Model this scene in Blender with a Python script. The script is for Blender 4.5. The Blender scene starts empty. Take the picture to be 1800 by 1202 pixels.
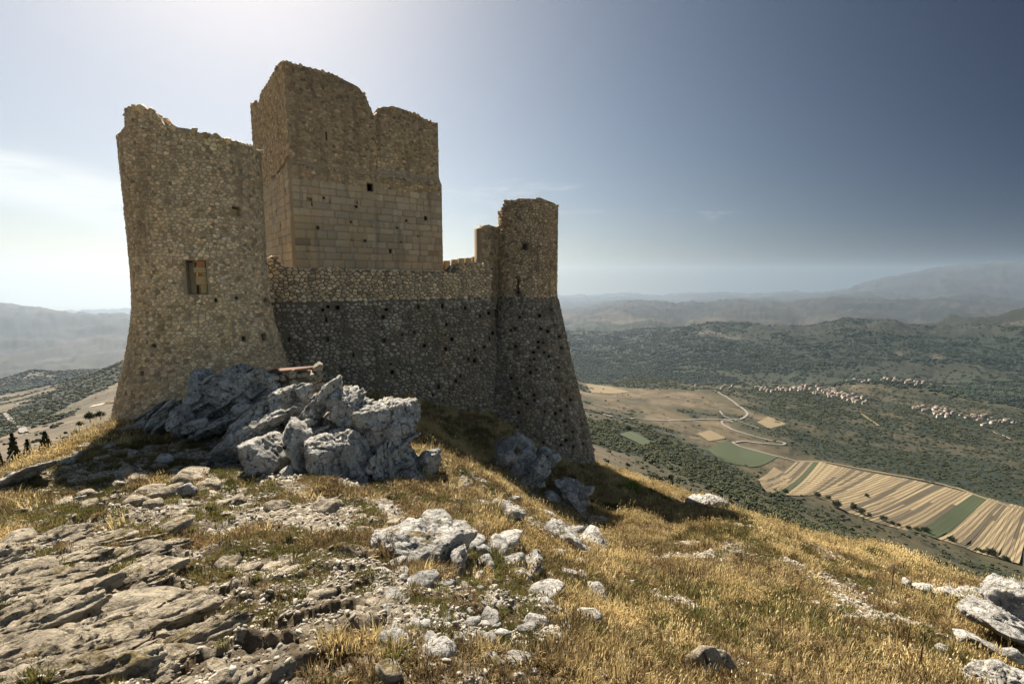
import bpy, math, random
import numpy as np
from mathutils import Vector
from mathutils.geometry import delaunay_2d_cdt

# ------------------------------------------------------------------ camera, sky, sun, exposure
scene = bpy.context.scene
C = bpy.context.collection
F, CX, CY = 850.0, 900.0, 601.0
PITCH = math.radians(7.1)
cp, sp = math.cos(PITCH), math.sin(PITCH)
cam = bpy.data.cameras.new('camera')
cam.sensor_width = 36; cam.lens = F / 1800 * 36
cam.clip_start = 0.1; cam.clip_end = 200000
camo = bpy.data.objects.new('camera', cam); C.objects.link(camo)
camo.location = (0, 0, 0); camo.rotation_euler = (math.radians(90) - PITCH, 0, 0)
scene.camera = camo

SUN_AZ, SUN_EL = math.radians(-28), math.radians(44)     # azimuth measured from +Y towards +X
scene.view_settings.view_transform = 'Standard'
scene.view_settings.look = 'None'
scene.view_settings.exposure = 2.3
scene.view_settings.gamma = 1.0
scene.view_settings.use_curve_mapping = False
scene.cycles.max_bounces = 6
scene.cycles.diffuse_bounces = 3
scene.cycles.volume_bounces = 1
scene.cycles.transmission_bounces = 3
scene.cycles.use_denoising = True

world = bpy.data.worlds.new('World'); scene.world = world
world.use_nodes = True
W = world.node_tree; W.nodes.clear()
def wn(t, **k):
    n = W.nodes.new(t)
    for a, b in k.items(): setattr(n, a, b)
    return n
wout = wn('ShaderNodeOutputWorld'); wbg = wn('ShaderNodeBackground'); sky = wn('ShaderNodeTexSky')
sky.sky_type = 'NISHITA'; sky.sun_disc = False
sky.sun_elevation = SUN_EL; sky.sun_rotation = SUN_AZ
sky.altitude = 1400; sky.air_density = 1.0; sky.dust_density = 4.5; sky.ozone_density = 2.0
tc = wn('ShaderNodeTexCoord'); sx = wn('ShaderNodeSeparateXYZ'); mx = wn('ShaderNodeMath', operation='MAXIMUM'); mx.inputs[1].default_value = 0.012
cb = wn('ShaderNodeCombineXYZ')
W.links.new(tc.outputs['Generated'], sx.inputs[0])
W.links.new(sx.outputs[2], mx.inputs[0])
W.links.new(sx.outputs[0], cb.inputs[0]); W.links.new(sx.outputs[1], cb.inputs[1]); W.links.new(mx.outputs[0], cb.inputs[2])
W.links.new(cb.outputs[0], sky.inputs['Vector'])
# thin cloud streaks low on the left and a few wisps
cmap = wn('ShaderNodeMapping'); cmap.inputs['Scale'].default_value = (3.0, 3.0, 16.0)
cno = wn('ShaderNodeTexNoise'); cno.inputs['Scale'].default_value = 1.6; cno.inputs['Detail'].default_value = 9; cno.inputs['Roughness'].default_value = 0.62; cno.inputs['Distortion'].default_value = 0.5
W.links.new(tc.outputs['Generated'], cmap.inputs[0]); W.links.new(cmap.outputs[0], cno.inputs['Vector'])
def wmath(op, a, b=None):
    n = wn('ShaderNodeMath', operation=op)
    for i, x in enumerate((a, b)):
        if x is None: continue
        if isinstance(x, (int, float)): n.inputs[i].default_value = x
        else: W.links.new(x, n.inputs[i])
    return n.outputs[0]
def wrange(v, a, b, c, d, smooth=True):
    n = wn('ShaderNodeMapRange'); n.interpolation_type = 'SMOOTHSTEP' if smooth else 'LINEAR'
    W.links.new(v, n.inputs[0])
    for i, x in enumerate((a, b, c, d)): n.inputs[i + 1].default_value = x
    return n.outputs[0]
elev = sx.outputs[2]
dipped = wmath('ADD', elev, wmath('MULTIPLY', sx.outputs[0], 0.28))      # the cloud bank falls towards the right
band = wmath('MULTIPLY', wrange(dipped, -0.11, -0.065, 0, 1), wrange(dipped, -0.035, 0.005, 1, 0))
lmask = wrange(sx.outputs[0], -0.60, -0.50, 1, 0)
puff = wrange(cno.outputs[0], 0.40, 0.62, 0.25, 1)
cl = wmath('MULTIPLY', wmath('MULTIPLY', band, lmask), puff)
band2 = wmath('MULTIPLY', wrange(elev, 0.08, 0.14, 0, 1), wrange(elev, 0.16, 0.25, 1, 0))
cl2 = wmath('MULTIPLY', wmath('MULTIPLY', band2, wrange(cno.outputs[0], 0.58, 0.72, 0, 0.30)), wrange(sx.outputs[0], 0.4, 0.55, 1, 0))
cloud = wmath('MAXIMUM', cl, cl2)
mixc = wn('ShaderNodeMixRGB', blend_type='MIX'); mixc.inputs[2].default_value = (3.3, 3.35, 3.3, 1)
W.links.new(cloud, mixc.inputs[0])
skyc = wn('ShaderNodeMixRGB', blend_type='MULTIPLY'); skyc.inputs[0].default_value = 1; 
# the dusty air is brightest on the sun's side and darkens away from it, save for the added fill
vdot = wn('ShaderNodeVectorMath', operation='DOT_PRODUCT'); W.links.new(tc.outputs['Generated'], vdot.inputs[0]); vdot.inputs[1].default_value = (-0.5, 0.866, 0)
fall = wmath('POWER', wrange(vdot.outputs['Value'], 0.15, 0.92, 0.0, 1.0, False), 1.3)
antisun_fill = wrange(vdot.outputs['Value'], 0.10, -0.70, 0.0, 1.0)                 # weakest square to the sun; warm fill added behind the camera lights the castle
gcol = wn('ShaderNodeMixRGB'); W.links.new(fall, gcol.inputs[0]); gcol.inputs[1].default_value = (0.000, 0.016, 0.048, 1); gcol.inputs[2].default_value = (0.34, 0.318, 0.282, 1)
gc2 = wn('ShaderNodeMixRGB'); W.links.new(antisun_fill, gc2.inputs[0]); W.links.new(gcol.outputs[0], gc2.inputs[1]); gc2.inputs[2].default_value = (1.0, 0.86, 0.66, 1)
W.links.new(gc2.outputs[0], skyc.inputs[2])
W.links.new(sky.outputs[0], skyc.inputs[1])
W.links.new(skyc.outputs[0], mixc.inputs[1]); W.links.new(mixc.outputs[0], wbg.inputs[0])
wbg.inputs[1].default_value = 0.055
W.links.new(wbg.outputs[0], wout.inputs[0])

sun = bpy.data.lights.new('sun', 'SUN'); sun.energy = 3.0; sun.angle = math.radians(0.6); sun.color = (1.0, 0.91, 0.78)
suno = bpy.data.objects.new('sun', sun); C.objects.link(suno)
sdir = Vector((math.sin(SUN_AZ) * math.cos(SUN_EL), math.cos(SUN_AZ) * math.cos(SUN_EL), math.sin(SUN_EL)))
suno.rotation_euler = sdir.to_track_quat('Z', 'Y').to_euler(); suno.location = (-60, 80, 120)

rng = np.random.default_rng(7); random.seed(7)

# ------------------------------------------------------------------ numeric helpers
def ratio(v):
    b = (CY - v) / F
    return (b * cp - sp) / (cp + b * sp)
def ray(u, v):
    a = (u - CX) / F; b = (CY - v) / F
    y = cp + b * sp
    return a / y, (b * cp - sp) / y                      # X and Z for Y = 1
def project(x, y, z):
    d = y * cp - z * sp; up = y * sp + z * cp
    return CX + F * x / d, CY - F * up / d

def _hash(ix, iy, iz):
    h = (ix.astype(np.int64) * 374761393 + iy.astype(np.int64) * 668265263 + iz.astype(np.int64) * 2147483647) & 0xFFFFFFFF
    h = ((h ^ (h >> 13)) * 1274126177) & 0xFFFFFFFF
    h = ((h ^ (h >> 16)) * 2246822519) & 0xFFFFFFFF
    return ((h ^ (h >> 15)) & 0xFFFFFF) / float(0xFFFFFF)
def vnoise(x, y, z=None):
    x = np.asarray(x, float); y = np.asarray(y, float)
    x0 = np.floor(x); y0 = np.floor(y); fx = x - x0; fy = y - y0
    fx = fx * fx * fx * (fx * (fx * 6 - 15) + 10); fy = fy * fy * fy * (fy * (fy * 6 - 15) + 10)
    if z is None:
        o = np.zeros_like(x0)
        a = _hash(x0, y0, o); b = _hash(x0 + 1, y0, o); c = _hash(x0, y0 + 1, o); d = _hash(x0 + 1, y0 + 1, o)
        return (a + (b - a) * fx) * (1 - fy) + (c + (d - c) * fx) * fy
    z0 = np.floor(z); fz = z - z0; fz = fz * fz * (3 - 2 * fz)
    r = []
    for k in (0, 1):
        a = _hash(x0, y0, z0 + k); b = _hash(x0 + 1, y0, z0 + k); c = _hash(x0, y0 + 1, z0 + k); d = _hash(x0 + 1, y0 + 1, z0 + k)
        r.append((a + (b - a) * fx) * (1 - fy) + (c + (d - c) * fx) * fy)
    return r[0] * (1 - fz) + r[1] * fz
def fbm(x, y, z=None, oct=4, gain=0.5, ridged=False):
    s = 0; a = 1; t = 0; f = 1.0
    for i in range(oct):
        n = vnoise(x * f + 17.3 * i, y * f - 9.1 * i, None if z is None else z * f + 5.7 * i)
        if ridged: n = 1 - np.abs(2 * n - 1)
        s = s + a * n; t += a; a *= gain; f *= 2.03
    return s / t                                          # 0..1
def sstep(x, a, b):
    t = np.clip((x - a) / (b - a), 0, 1); return t * t * (3 - 2 * t)

# ------------------------------------------------------------------ object helpers
def mesh_from(name, verts, faces, mat=None, smooth=False, attrs=None):
    """faces: (N,3) or (N,4) array, or list of such arrays, or list of tuples"""
    me = bpy.data.meshes.new(name)
    if isinstance(faces, np.ndarray): faces = [faces]
    if isinstance(faces, list) and faces and isinstance(faces[0], np.ndarray):
        loops = np.concatenate([f.ravel() for f in faces]).astype(np.int32)
        sizes = np.concatenate([np.full(len(f), f.shape[1]) for f in faces]).astype(np.int32)
    else:
        loops = np.array([i for f in faces for i in f], np.int32); sizes = np.array([len(f) for f in faces], np.int32)
    verts = np.asarray(verts, np.float32)
    me.vertices.add(len(verts)); me.vertices.foreach_set('co', verts.ravel())
    me.loops.add(len(loops)); me.loops.foreach_set('vertex_index', loops)
    me.polygons.add(len(sizes))
    me.polygons.foreach_set('loop_start', np.concatenate([[0], np.cumsum(sizes)[:-1]]).astype(np.int32))
    me.polygons.foreach_set('loop_total', sizes)
    if smooth: me.polygons.foreach_set('use_smooth', np.ones(len(sizes), bool))
    me.update(calc_edges=True); me.validate()
    for k, arr in (attrs or {}).items():
        arr = np.asarray(arr, np.float32)
        if arr.ndim == 1:
            at = me.attributes.new(k, 'FLOAT', 'POINT'); at.data.foreach_set('value', arr)
        else:
            if arr.shape[1] == 3: arr = np.hstack([arr, np.ones((len(arr), 1), np.float32)])
            at = me.attributes.new(k, 'FLOAT_COLOR', 'POINT'); at.data.foreach_set('color', arr.ravel())
    if mat: me.materials.append(mat)
    return me
def link(name, me, parent=None, **props):
    o = bpy.data.objects.new(name, me); C.objects.link(o)
    if parent is not None: o.parent = parent
    for k, v in props.items(): o[k] = v
    return o
def empty(name, loc, label, category, group=None, rz=0.0):
    o = bpy.data.objects.new(name, None); C.objects.link(o); o.location = loc; o.rotation_euler[2] = rz
    o.empty_display_size = 0.2
    o['label'] = label; o['category'] = category
    if group: o['group'] = group
    return o
def grid_faces(n, m, wrap=False):
    i = np.arange(n - 1)[:, None]; j = np.arange(m - 1)[None, :]
    a = (i * m + j).ravel()
    return np.stack([a, a + m, a + m + 1, a + 1], 1)

# ------------------------------------------------------------------ materials
def new_mat(name):
    m = bpy.data.materials.new(name); m.use_nodes = True
    nt = m.node_tree; nt.nodes.clear()
    out = nt.nodes.new('ShaderNodeOutputMaterial'); b = nt.nodes.new('ShaderNodeBsdfPrincipled')
    b.inputs['Roughness'].default_value = 0.9; b.inputs['Specular IOR Level'].default_value = 0.2
    nt.links.new(b.outputs[0], out.inputs[0])
    return m, nt, b, out
class N:
    def __init__(s, nt): s.nt = nt
    def put(s, sock, v):
        if isinstance(v, (int, float)): sock.default_value = v
        elif isinstance(v, tuple): sock.default_value = v if len(v) == len(sock.default_value) else (*v, 1)
        else: s.nt.links.new(v, sock)
    def attr(s, n, out='Color'):
        a = s.nt.nodes.new('ShaderNodeAttribute'); a.attribute_name = n; return a.outputs[out]
    def co(s, kind='Object'):
        return s.nt.nodes.new('ShaderNodeTexCoord').outputs[kind]
    def pos(s): return s.nt.nodes.new('ShaderNodeNewGeometry').outputs['Position']
    def mapping(s, v, scale=(1, 1, 1), rot=(0, 0, 0)):
        m = s.nt.nodes.new('ShaderNodeMapping'); m.inputs['Scale'].default_value = scale; m.inputs['Rotation'].default_value = rot
        s.nt.links.new(v, m.inputs[0]); return m.outputs[0]
    def noise(s, v, scale, detail=4, rough=0.55, dist=0.0):
        n = s.nt.nodes.new('ShaderNodeTexNoise'); s.nt.links.new(v, n.inputs['Vector'])
        n.inputs['Scale'].default_value = scale; n.inputs['Detail'].default_value = detail; n.inputs['Roughness'].default_value = rough; n.inputs['Distortion'].default_value = dist
        return n.outputs[0]
    def voro(s, v, scale, feature='F1', out='Distance'):
        n = s.nt.nodes.new('ShaderNodeTexVoronoi'); n.feature = feature; s.nt.links.new(v, n.inputs['Vector']); n.inputs['Scale'].default_value = scale
        return n.outputs[out]
    def rng(s, v, a, b, c=0.0, d=1.0, smooth=True):
        n = s.nt.nodes.new('ShaderNodeMapRange'); n.interpolation_type = 'SMOOTHSTEP' if smooth else 'LINEAR'
        s.nt.links.new(v, n.inputs[0])
        for i, x in enumerate((a, b, c, d)): n.inputs[i + 1].default_value = x
        return n.outputs[0]
    def math(s, op, a, b=0.0):
        n = s.nt.nodes.new('ShaderNodeMath'); n.operation = op; s.put(n.inputs[0], a); s.put(n.inputs[1], b); return n.outputs[0]
    def mix(s, f, a, b, mode='MIX'):
        n = s.nt.nodes.new('ShaderNodeMixRGB'); n.blend_type = mode; s.put(n.inputs[0], f); s.put(n.inputs[1], a); s.put(n.inputs[2], b); return n.outputs[0]
    def bump(s, h, strength, dist, bsdf, normal=None):
        n = s.nt.nodes.new('ShaderNodeBump'); n.inputs['Strength'].default_value = strength; n.inputs['Distance'].default_value = dist
        s.nt.links.new(h, n.inputs['Height'])
        if normal is not None: s.nt.links.new(normal, n.inputs['Normal'])
        s.nt.links.new(n.outputs[0], bsdf.inputs['Normal']); return n.outputs[0]

def masonry_mat(name, base, dark, warm):
    m, nt, b, out = new_mat(name); n = N(nt)
    p = n.pos()
    t = n.attr('tint')
    col = n.mix(1.0, base, t, 'MULTIPLY')
    col = n.mix(n.rng(n.noise(p, 0.42, 4, 0.6, 0.6), 0.47, 0.66), col, n.mix(1.0, warm, t, 'MULTIPLY'))        # ochre weathering
    streak = n.noise(n.mapping(p, (1.6, 1.6, 0.16)), 1.1, 4, 0.6)
    col = n.mix(n.rng(streak, 0.50, 0.68, 0, 0.60), col, dark)                        # old rain stains
    col = n.mix(n.rng(n.noise(p, 9, 5, 0.7), 0.50, 0.74, 0, 0.65), col, dark)       # lichen specks
    col = n.mix(n.rng(n.noise(p, 22, 3, 0.6), 0.60, 0.75, 0, 0.5), col, (0.50, 0.46, 0.38))
    nt.links.new(col, b.inputs['Base Color'])
    n.bump(n.math('ADD', n.noise(p, 14, 6, 0.7), n.math('MULTIPLY', n.voro(p, 18), 0.5)), 0.9, 0.03, b)
    return m
M = {}
M['stone'] = masonry_mat('rubble_stone', (0.50, 0.38, 0.24), (0.26, 0.195, 0.125), (0.50, 0.375, 0.215))
M['stone_grey'] = masonry_mat('grey_rubble_stone', (0.31, 0.265, 0.20), (0.085, 0.070, 0.052), (0.29, 0.225, 0.145))
M['stone_dark'] = masonry_mat('dark_rubble_stone', (0.38, 0.28, 0.17), (0.15, 0.112, 0.072), (0.42, 0.31, 0.17))
M['ashlar'] = masonry_mat('ashlar_stone', (0.37, 0.30, 0.205), (0.17, 0.137, 0.095), (0.40, 0.30, 0.18))
m, nt, b, out = new_mat('mortar'); n = N(nt); p = n.pos()
col = n.mix(n.noise(p, 1.1, 5, 0.6), (0.25, 0.19, 0.12), (0.38, 0.295, 0.185))
nt.links.new(col, b.inputs['Base Color']); n.bump(n.noise(p, 12, 6, 0.7), 1.0, 0.04, b); M['mortar'] = m
m, nt, b, out = new_mat('dark_mortar'); n = N(nt); p = n.pos()
col = n.mix(n.noise(p, 1.1, 5, 0.6), (0.06, 0.05, 0.038), (0.19, 0.155, 0.11))
nt.links.new(col, b.inputs['Base Color']); n.bump(n.noise(p, 12, 6, 0.7), 1.0, 0.04, b); M['mortar_dark'] = m
m, nt, b, out = new_mat('dressed_limestone'); n = N(nt); p = n.pos()
col = n.mix(n.noise(p, 6, 5, 0.6), (0.52, 0.37, 0.18), (0.32, 0.22, 0.11))
nt.links.new(col, b.inputs['Base Color']); n.bump(n.noise(p, 16, 6, 0.7), 0.6, 0.02, b); M['dressed'] = m

def rock_mat(name, light, mid, dark, moss=0.25):
    m, nt, b, out = new_mat(name); n = N(nt); p = n.pos()
    a = n.noise(p, 2.3, 8, 0.68, 0.4)
    col = n.mix(n.rng(a, 0.38, 0.60), mid, light)
    col = n.mix(n.rng(n.noise(p, 6.5, 8, 0.78, 0.8), 0.52, 0.60, 0, 0.9), col, dark)
    col = n.mix(n.rng(n.noise(p, 26, 5, 0.7), 0.52, 0.68, 0, 0.7), col, dark)
    col = n.mix(n.rng(n.noise(p, 1.1, 6, 0.6), 0.50, 0.72, 0, 0.55), col, tuple(0.6 * x for x in light))
    col = n.mix(n.rng(n.noise(p, 3.1, 6, 0.7), 0.66, 0.74, 0, 0.7), col, (0.34, 0.19, 0.05))
    g = nt.nodes.new('ShaderNodeNewGeometry'); sepn = nt.nodes.new('ShaderNodeSeparateXYZ'); nt.links.new(g.outputs['Normal'], sepn.inputs[0])
    up = n.rng(sepn.outputs[2], 0.55, 0.95)
    col = n.mix(n.math('MULTIPLY', up, n.rng(n.noise(p, 3.7, 5, 0.6), 0.56, 0.66, 0, moss * 3)), col, (0.15, 0.11, 0.03))
    nt.links.new(col, b.inputs['Base Color'])
    h = n.math('ADD', n.noise(p, 7, 9, 0.72, 0.3), n.math('MULTIPLY', n.voro(p, 11), 0.35))
    n.bump(h, 1.0, 0.14, b); return m
M['rock'] = rock_mat('grey_limestone', (0.53, 0.51, 0.465), (0.31, 0.297, 0.27), (0.06, 0.055, 0.048), 0.3)
M['rock_warm'] = rock_mat('weathered_limestone', (0.47, 0.405, 0.30), (0.28, 0.235, 0.17), (0.06, 0.05, 0.038), 0.28)
m, nt, b, out = new_mat('pebble_stone'); n = N(nt)
oi = nt.nodes.new('ShaderNodeObjectInfo')
col = n.mix(oi.outputs['Random'], (0.17, 0.15, 0.12), (0.42, 0.38, 0.31)); p = n.pos()
col = n.mix(n.rng(n.noise(p, 20, 5, 0.7), 0.5, 0.7, 0, 0.6), col, (0.10, 0.09, 0.07))
nt.links.new(col, b.inputs['Base Color']); n.bump(n.noise(p, 30, 5, 0.7), 0.7, 0.01, b); M['pebble'] = m

def leaf_mat(name, c1, c2, scale=1.0, trans=0.35, rnd=False):
    m, nt, b, out = new_mat(name); n = N(nt)
    if rnd:
        f = n.math('ADD', n.math('MULTIPLY', nt.nodes.new('ShaderNodeObjectInfo').outputs['Random'], 0.55), n.rng(n.noise(n.pos(), 0.55, 5, 0.6), 0.38, 0.62, 0, 0.45))
    else: f = n.noise(n.pos(), scale, 3, 0.6)
    col = n.mix(n.rng(f, 0.0 if rnd else 0.3, 1.0 if rnd else 0.7), c1, c2)
    nt.links.new(col, b.inputs['Base Color']); b.inputs['Roughness'].default_value = 0.8
    tr = nt.nodes.new('ShaderNodeBsdfTranslucent'); nt.links.new(col, tr.inputs[0])
    mx = nt.nodes.new('ShaderNodeMixShader'); mx.inputs[0].default_value = trans
    nt.links.new(b.outputs[0], mx.inputs[1]); nt.links.new(tr.outputs[0], mx.inputs[2]); nt.links.new(mx.outputs[0], out.inputs[0])
    return m
M['straw'] = leaf_mat('dry_grass', (0.33, 0.245, 0.105), (0.68, 0.54, 0.27), rnd=True, trans=0.4)
M['straw_dark'] = leaf_mat('brown_grass', (0.12, 0.082, 0.036), (0.26, 0.18, 0.085), rnd=True, trans=0.35)
M['green_grass'] = leaf_mat('green_grass', (0.085, 0.085, 0.025), (0.18, 0.16, 0.05), rnd=True, trans=0.35)
M['leaf_dark'] = leaf_mat('dark_foliage', (0.020, 0.028, 0.014), (0.042, 0.052, 0.022), 0.6, 0.15)
M['leaf_forest'] = leaf_mat('forest_foliage', (0.013, 0.023, 0.018), (0.030, 0.043, 0.027), 0.004, 0.1)
M['leaf_olive'] = leaf_mat('olive_foliage', (0.036, 0.040, 0.017), (0.075, 0.072, 0.030), 0.02, 0.15)
M['leaf_bright'] = leaf_mat('bright_foliage', (0.10, 0.13, 0.02), (0.20, 0.24, 0.04), 1.5, 0.4)
m, nt, b, out = new_mat('bark'); b.inputs['Base Color'].default_value = (0.09, 0.065, 0.045, 1); M['bark'] = m
m, nt, b, out = new_mat('rusty_iron'); n = N(nt)
nt.links.new(n.mix(n.noise(n.pos(), 30, 4), (0.06, 0.04, 0.03), (0.16, 0.08, 0.04)), b.inputs['Base Color']); M['rust'] = m
m, nt, b, out = new_mat('weathered_wood'); n = N(nt)
nt.links.new(n.mix(n.noise(n.mapping(n.pos(), (1, 8, 8)), 6, 4), (0.10, 0.055, 0.035), (0.19, 0.11, 0.07)), b.inputs['Base Color']); M['wood'] = m
m, nt, b, out = new_mat('pale_paint'); b.inputs['Base Color'].default_value = (0.6, 0.58, 0.5, 1); M['pale'] = m
def plain(name, c, c2=None, scale=0.05):
    m, nt, b, out = new_mat(name); n = N(nt)
    nt.links.new(n.mix(n.noise(n.pos(), scale, 4), c, c2 or tuple(x * 0.8 for x in c)), b.inputs['Base Color']); return m
M['plaster'] = plain('cream_plaster', (0.45, 0.41, 0.34), (0.34, 0.30, 0.25), 0.03)
M['plaster2'] = plain('grey_plaster', (0.32, 0.29, 0.245), (0.26, 0.235, 0.20), 0.03)
M['tile'] = plain('clay_tiles', (0.19, 0.145, 0.115), (0.14, 0.11, 0.09), 0.1)
M['road'] = plain('pale_road', (0.19, 0.175, 0.15), (0.12, 0.11, 0.095), 0.02)
M['f_green'] = plain('green_crop', (0.048, 0.060, 0.028), (0.038, 0.048, 0.024), 0.02)
M['f_tan'] = plain('dry_field', (0.18, 0.14, 0.08), (0.12, 0.095, 0.055), 0.02)
def furrow_mat(name, c1, c2, ang):
    m, nt, b, out = new_mat(name); n = N(nt)
    v = n.mapping(n.pos(), (1, 1, 0), (0, 0, ang))
    w = nt.nodes.new('ShaderNodeTexWave'); w.bands_direction = 'X'; nt.links.new(v, w.inputs['Vector'])
    w.inputs['Scale'].default_value = 0.075; w.inputs['Distortion'].default_value = 1.2; w.inputs['Detail'].default_value = 2; w.inputs['Detail Scale'].default_value = 0.4
    col = n.mix(n.rng(w.outputs[1], 0.35, 0.65), c1, c2)
    col = n.mix(n.rng(n.noise(n.pos(), 0.05, 5, 0.7), 0.45, 0.7, 0, 0.5), col, tuple(0.7 * x for x in c1))
    nt.links.new(col, b.inputs['Base Color']); return m

# ground: albedo by vertex, small variation in the shader
m, nt, b, out = new_mat('ground_soil'); n = N(nt); p = n.pos()
col = n.attr('albedo')
near = n.attr('nearness', 'Fac'); farf = n.attr('forest', 'Fac')
v1 = n.noise(p, 3.0, 8, 0.7)
pebf = n.voro(p, 16.0, out='Color')
sepc = nt.nodes.new('ShaderNodeSeparateColor'); nt.links.new(pebf, sepc.inputs[0])
colN = n.mix(n.rng(v1, 0.35, 0.65, 0, 0.8), col, n.mix(1.0, col, (0.36, 0.32, 0.26), 'MULTIPLY'))
colN = n.mix(n.math('MULTIPLY', n.rng(sepc.outputs[0], 0.55, 0.8), n.attr('gravel', 'Fac')), colN, (0.46, 0.42, 0.34))
colN = n.mix(n.math('MULTIPLY', n.rng(sepc.outputs[1], 0.7, 0.9), 0.5), colN, (0.10, 0.08, 0.055))
v2 = n.noise(p, 0.035, 8, 0.72)
v3 = n.noise(p, 0.010, 8, 0.75)
colF = n.mix(n.rng(v2, 0.38, 0.62, 0, 0.7), col, n.mix(1.0, col, (0.50, 0.52, 0.50), 'MULTIPLY'))
colF = n.mix(n.rng(v3, 0.40, 0.60, 0, 0.35), colF, n.mix(1.0, col, (1.5, 1.4, 1.2), 'MULTIPLY'))
treev = n.voro(p, 0.075)
colF = n.mix(n.math('MULTIPLY', farf, n.rng(treev, 0.15, 0.75, 0.0, 0.75)), colF, (0.012, 0.018, 0.010))
nt.links.new(n.mix(near, colF, colN), b.inputs['Base Color'])
hN = n.math('ADD', n.math('MULTIPLY', n.noise(p, 9, 8, 0.75), 0.10), n.math('MULTIPLY', n.voro(p, 16.0), -0.05))
bn = n.bump(n.math('MULTIPLY', hN, near), 1.0, 1.0, b)
hF = n.math('MULTIPLY', n.math('MULTIPLY', treev, -4.0), farf)
n.bump(hF, 1.0, 1.0, b, bn)
M['ground'] = m

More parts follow.
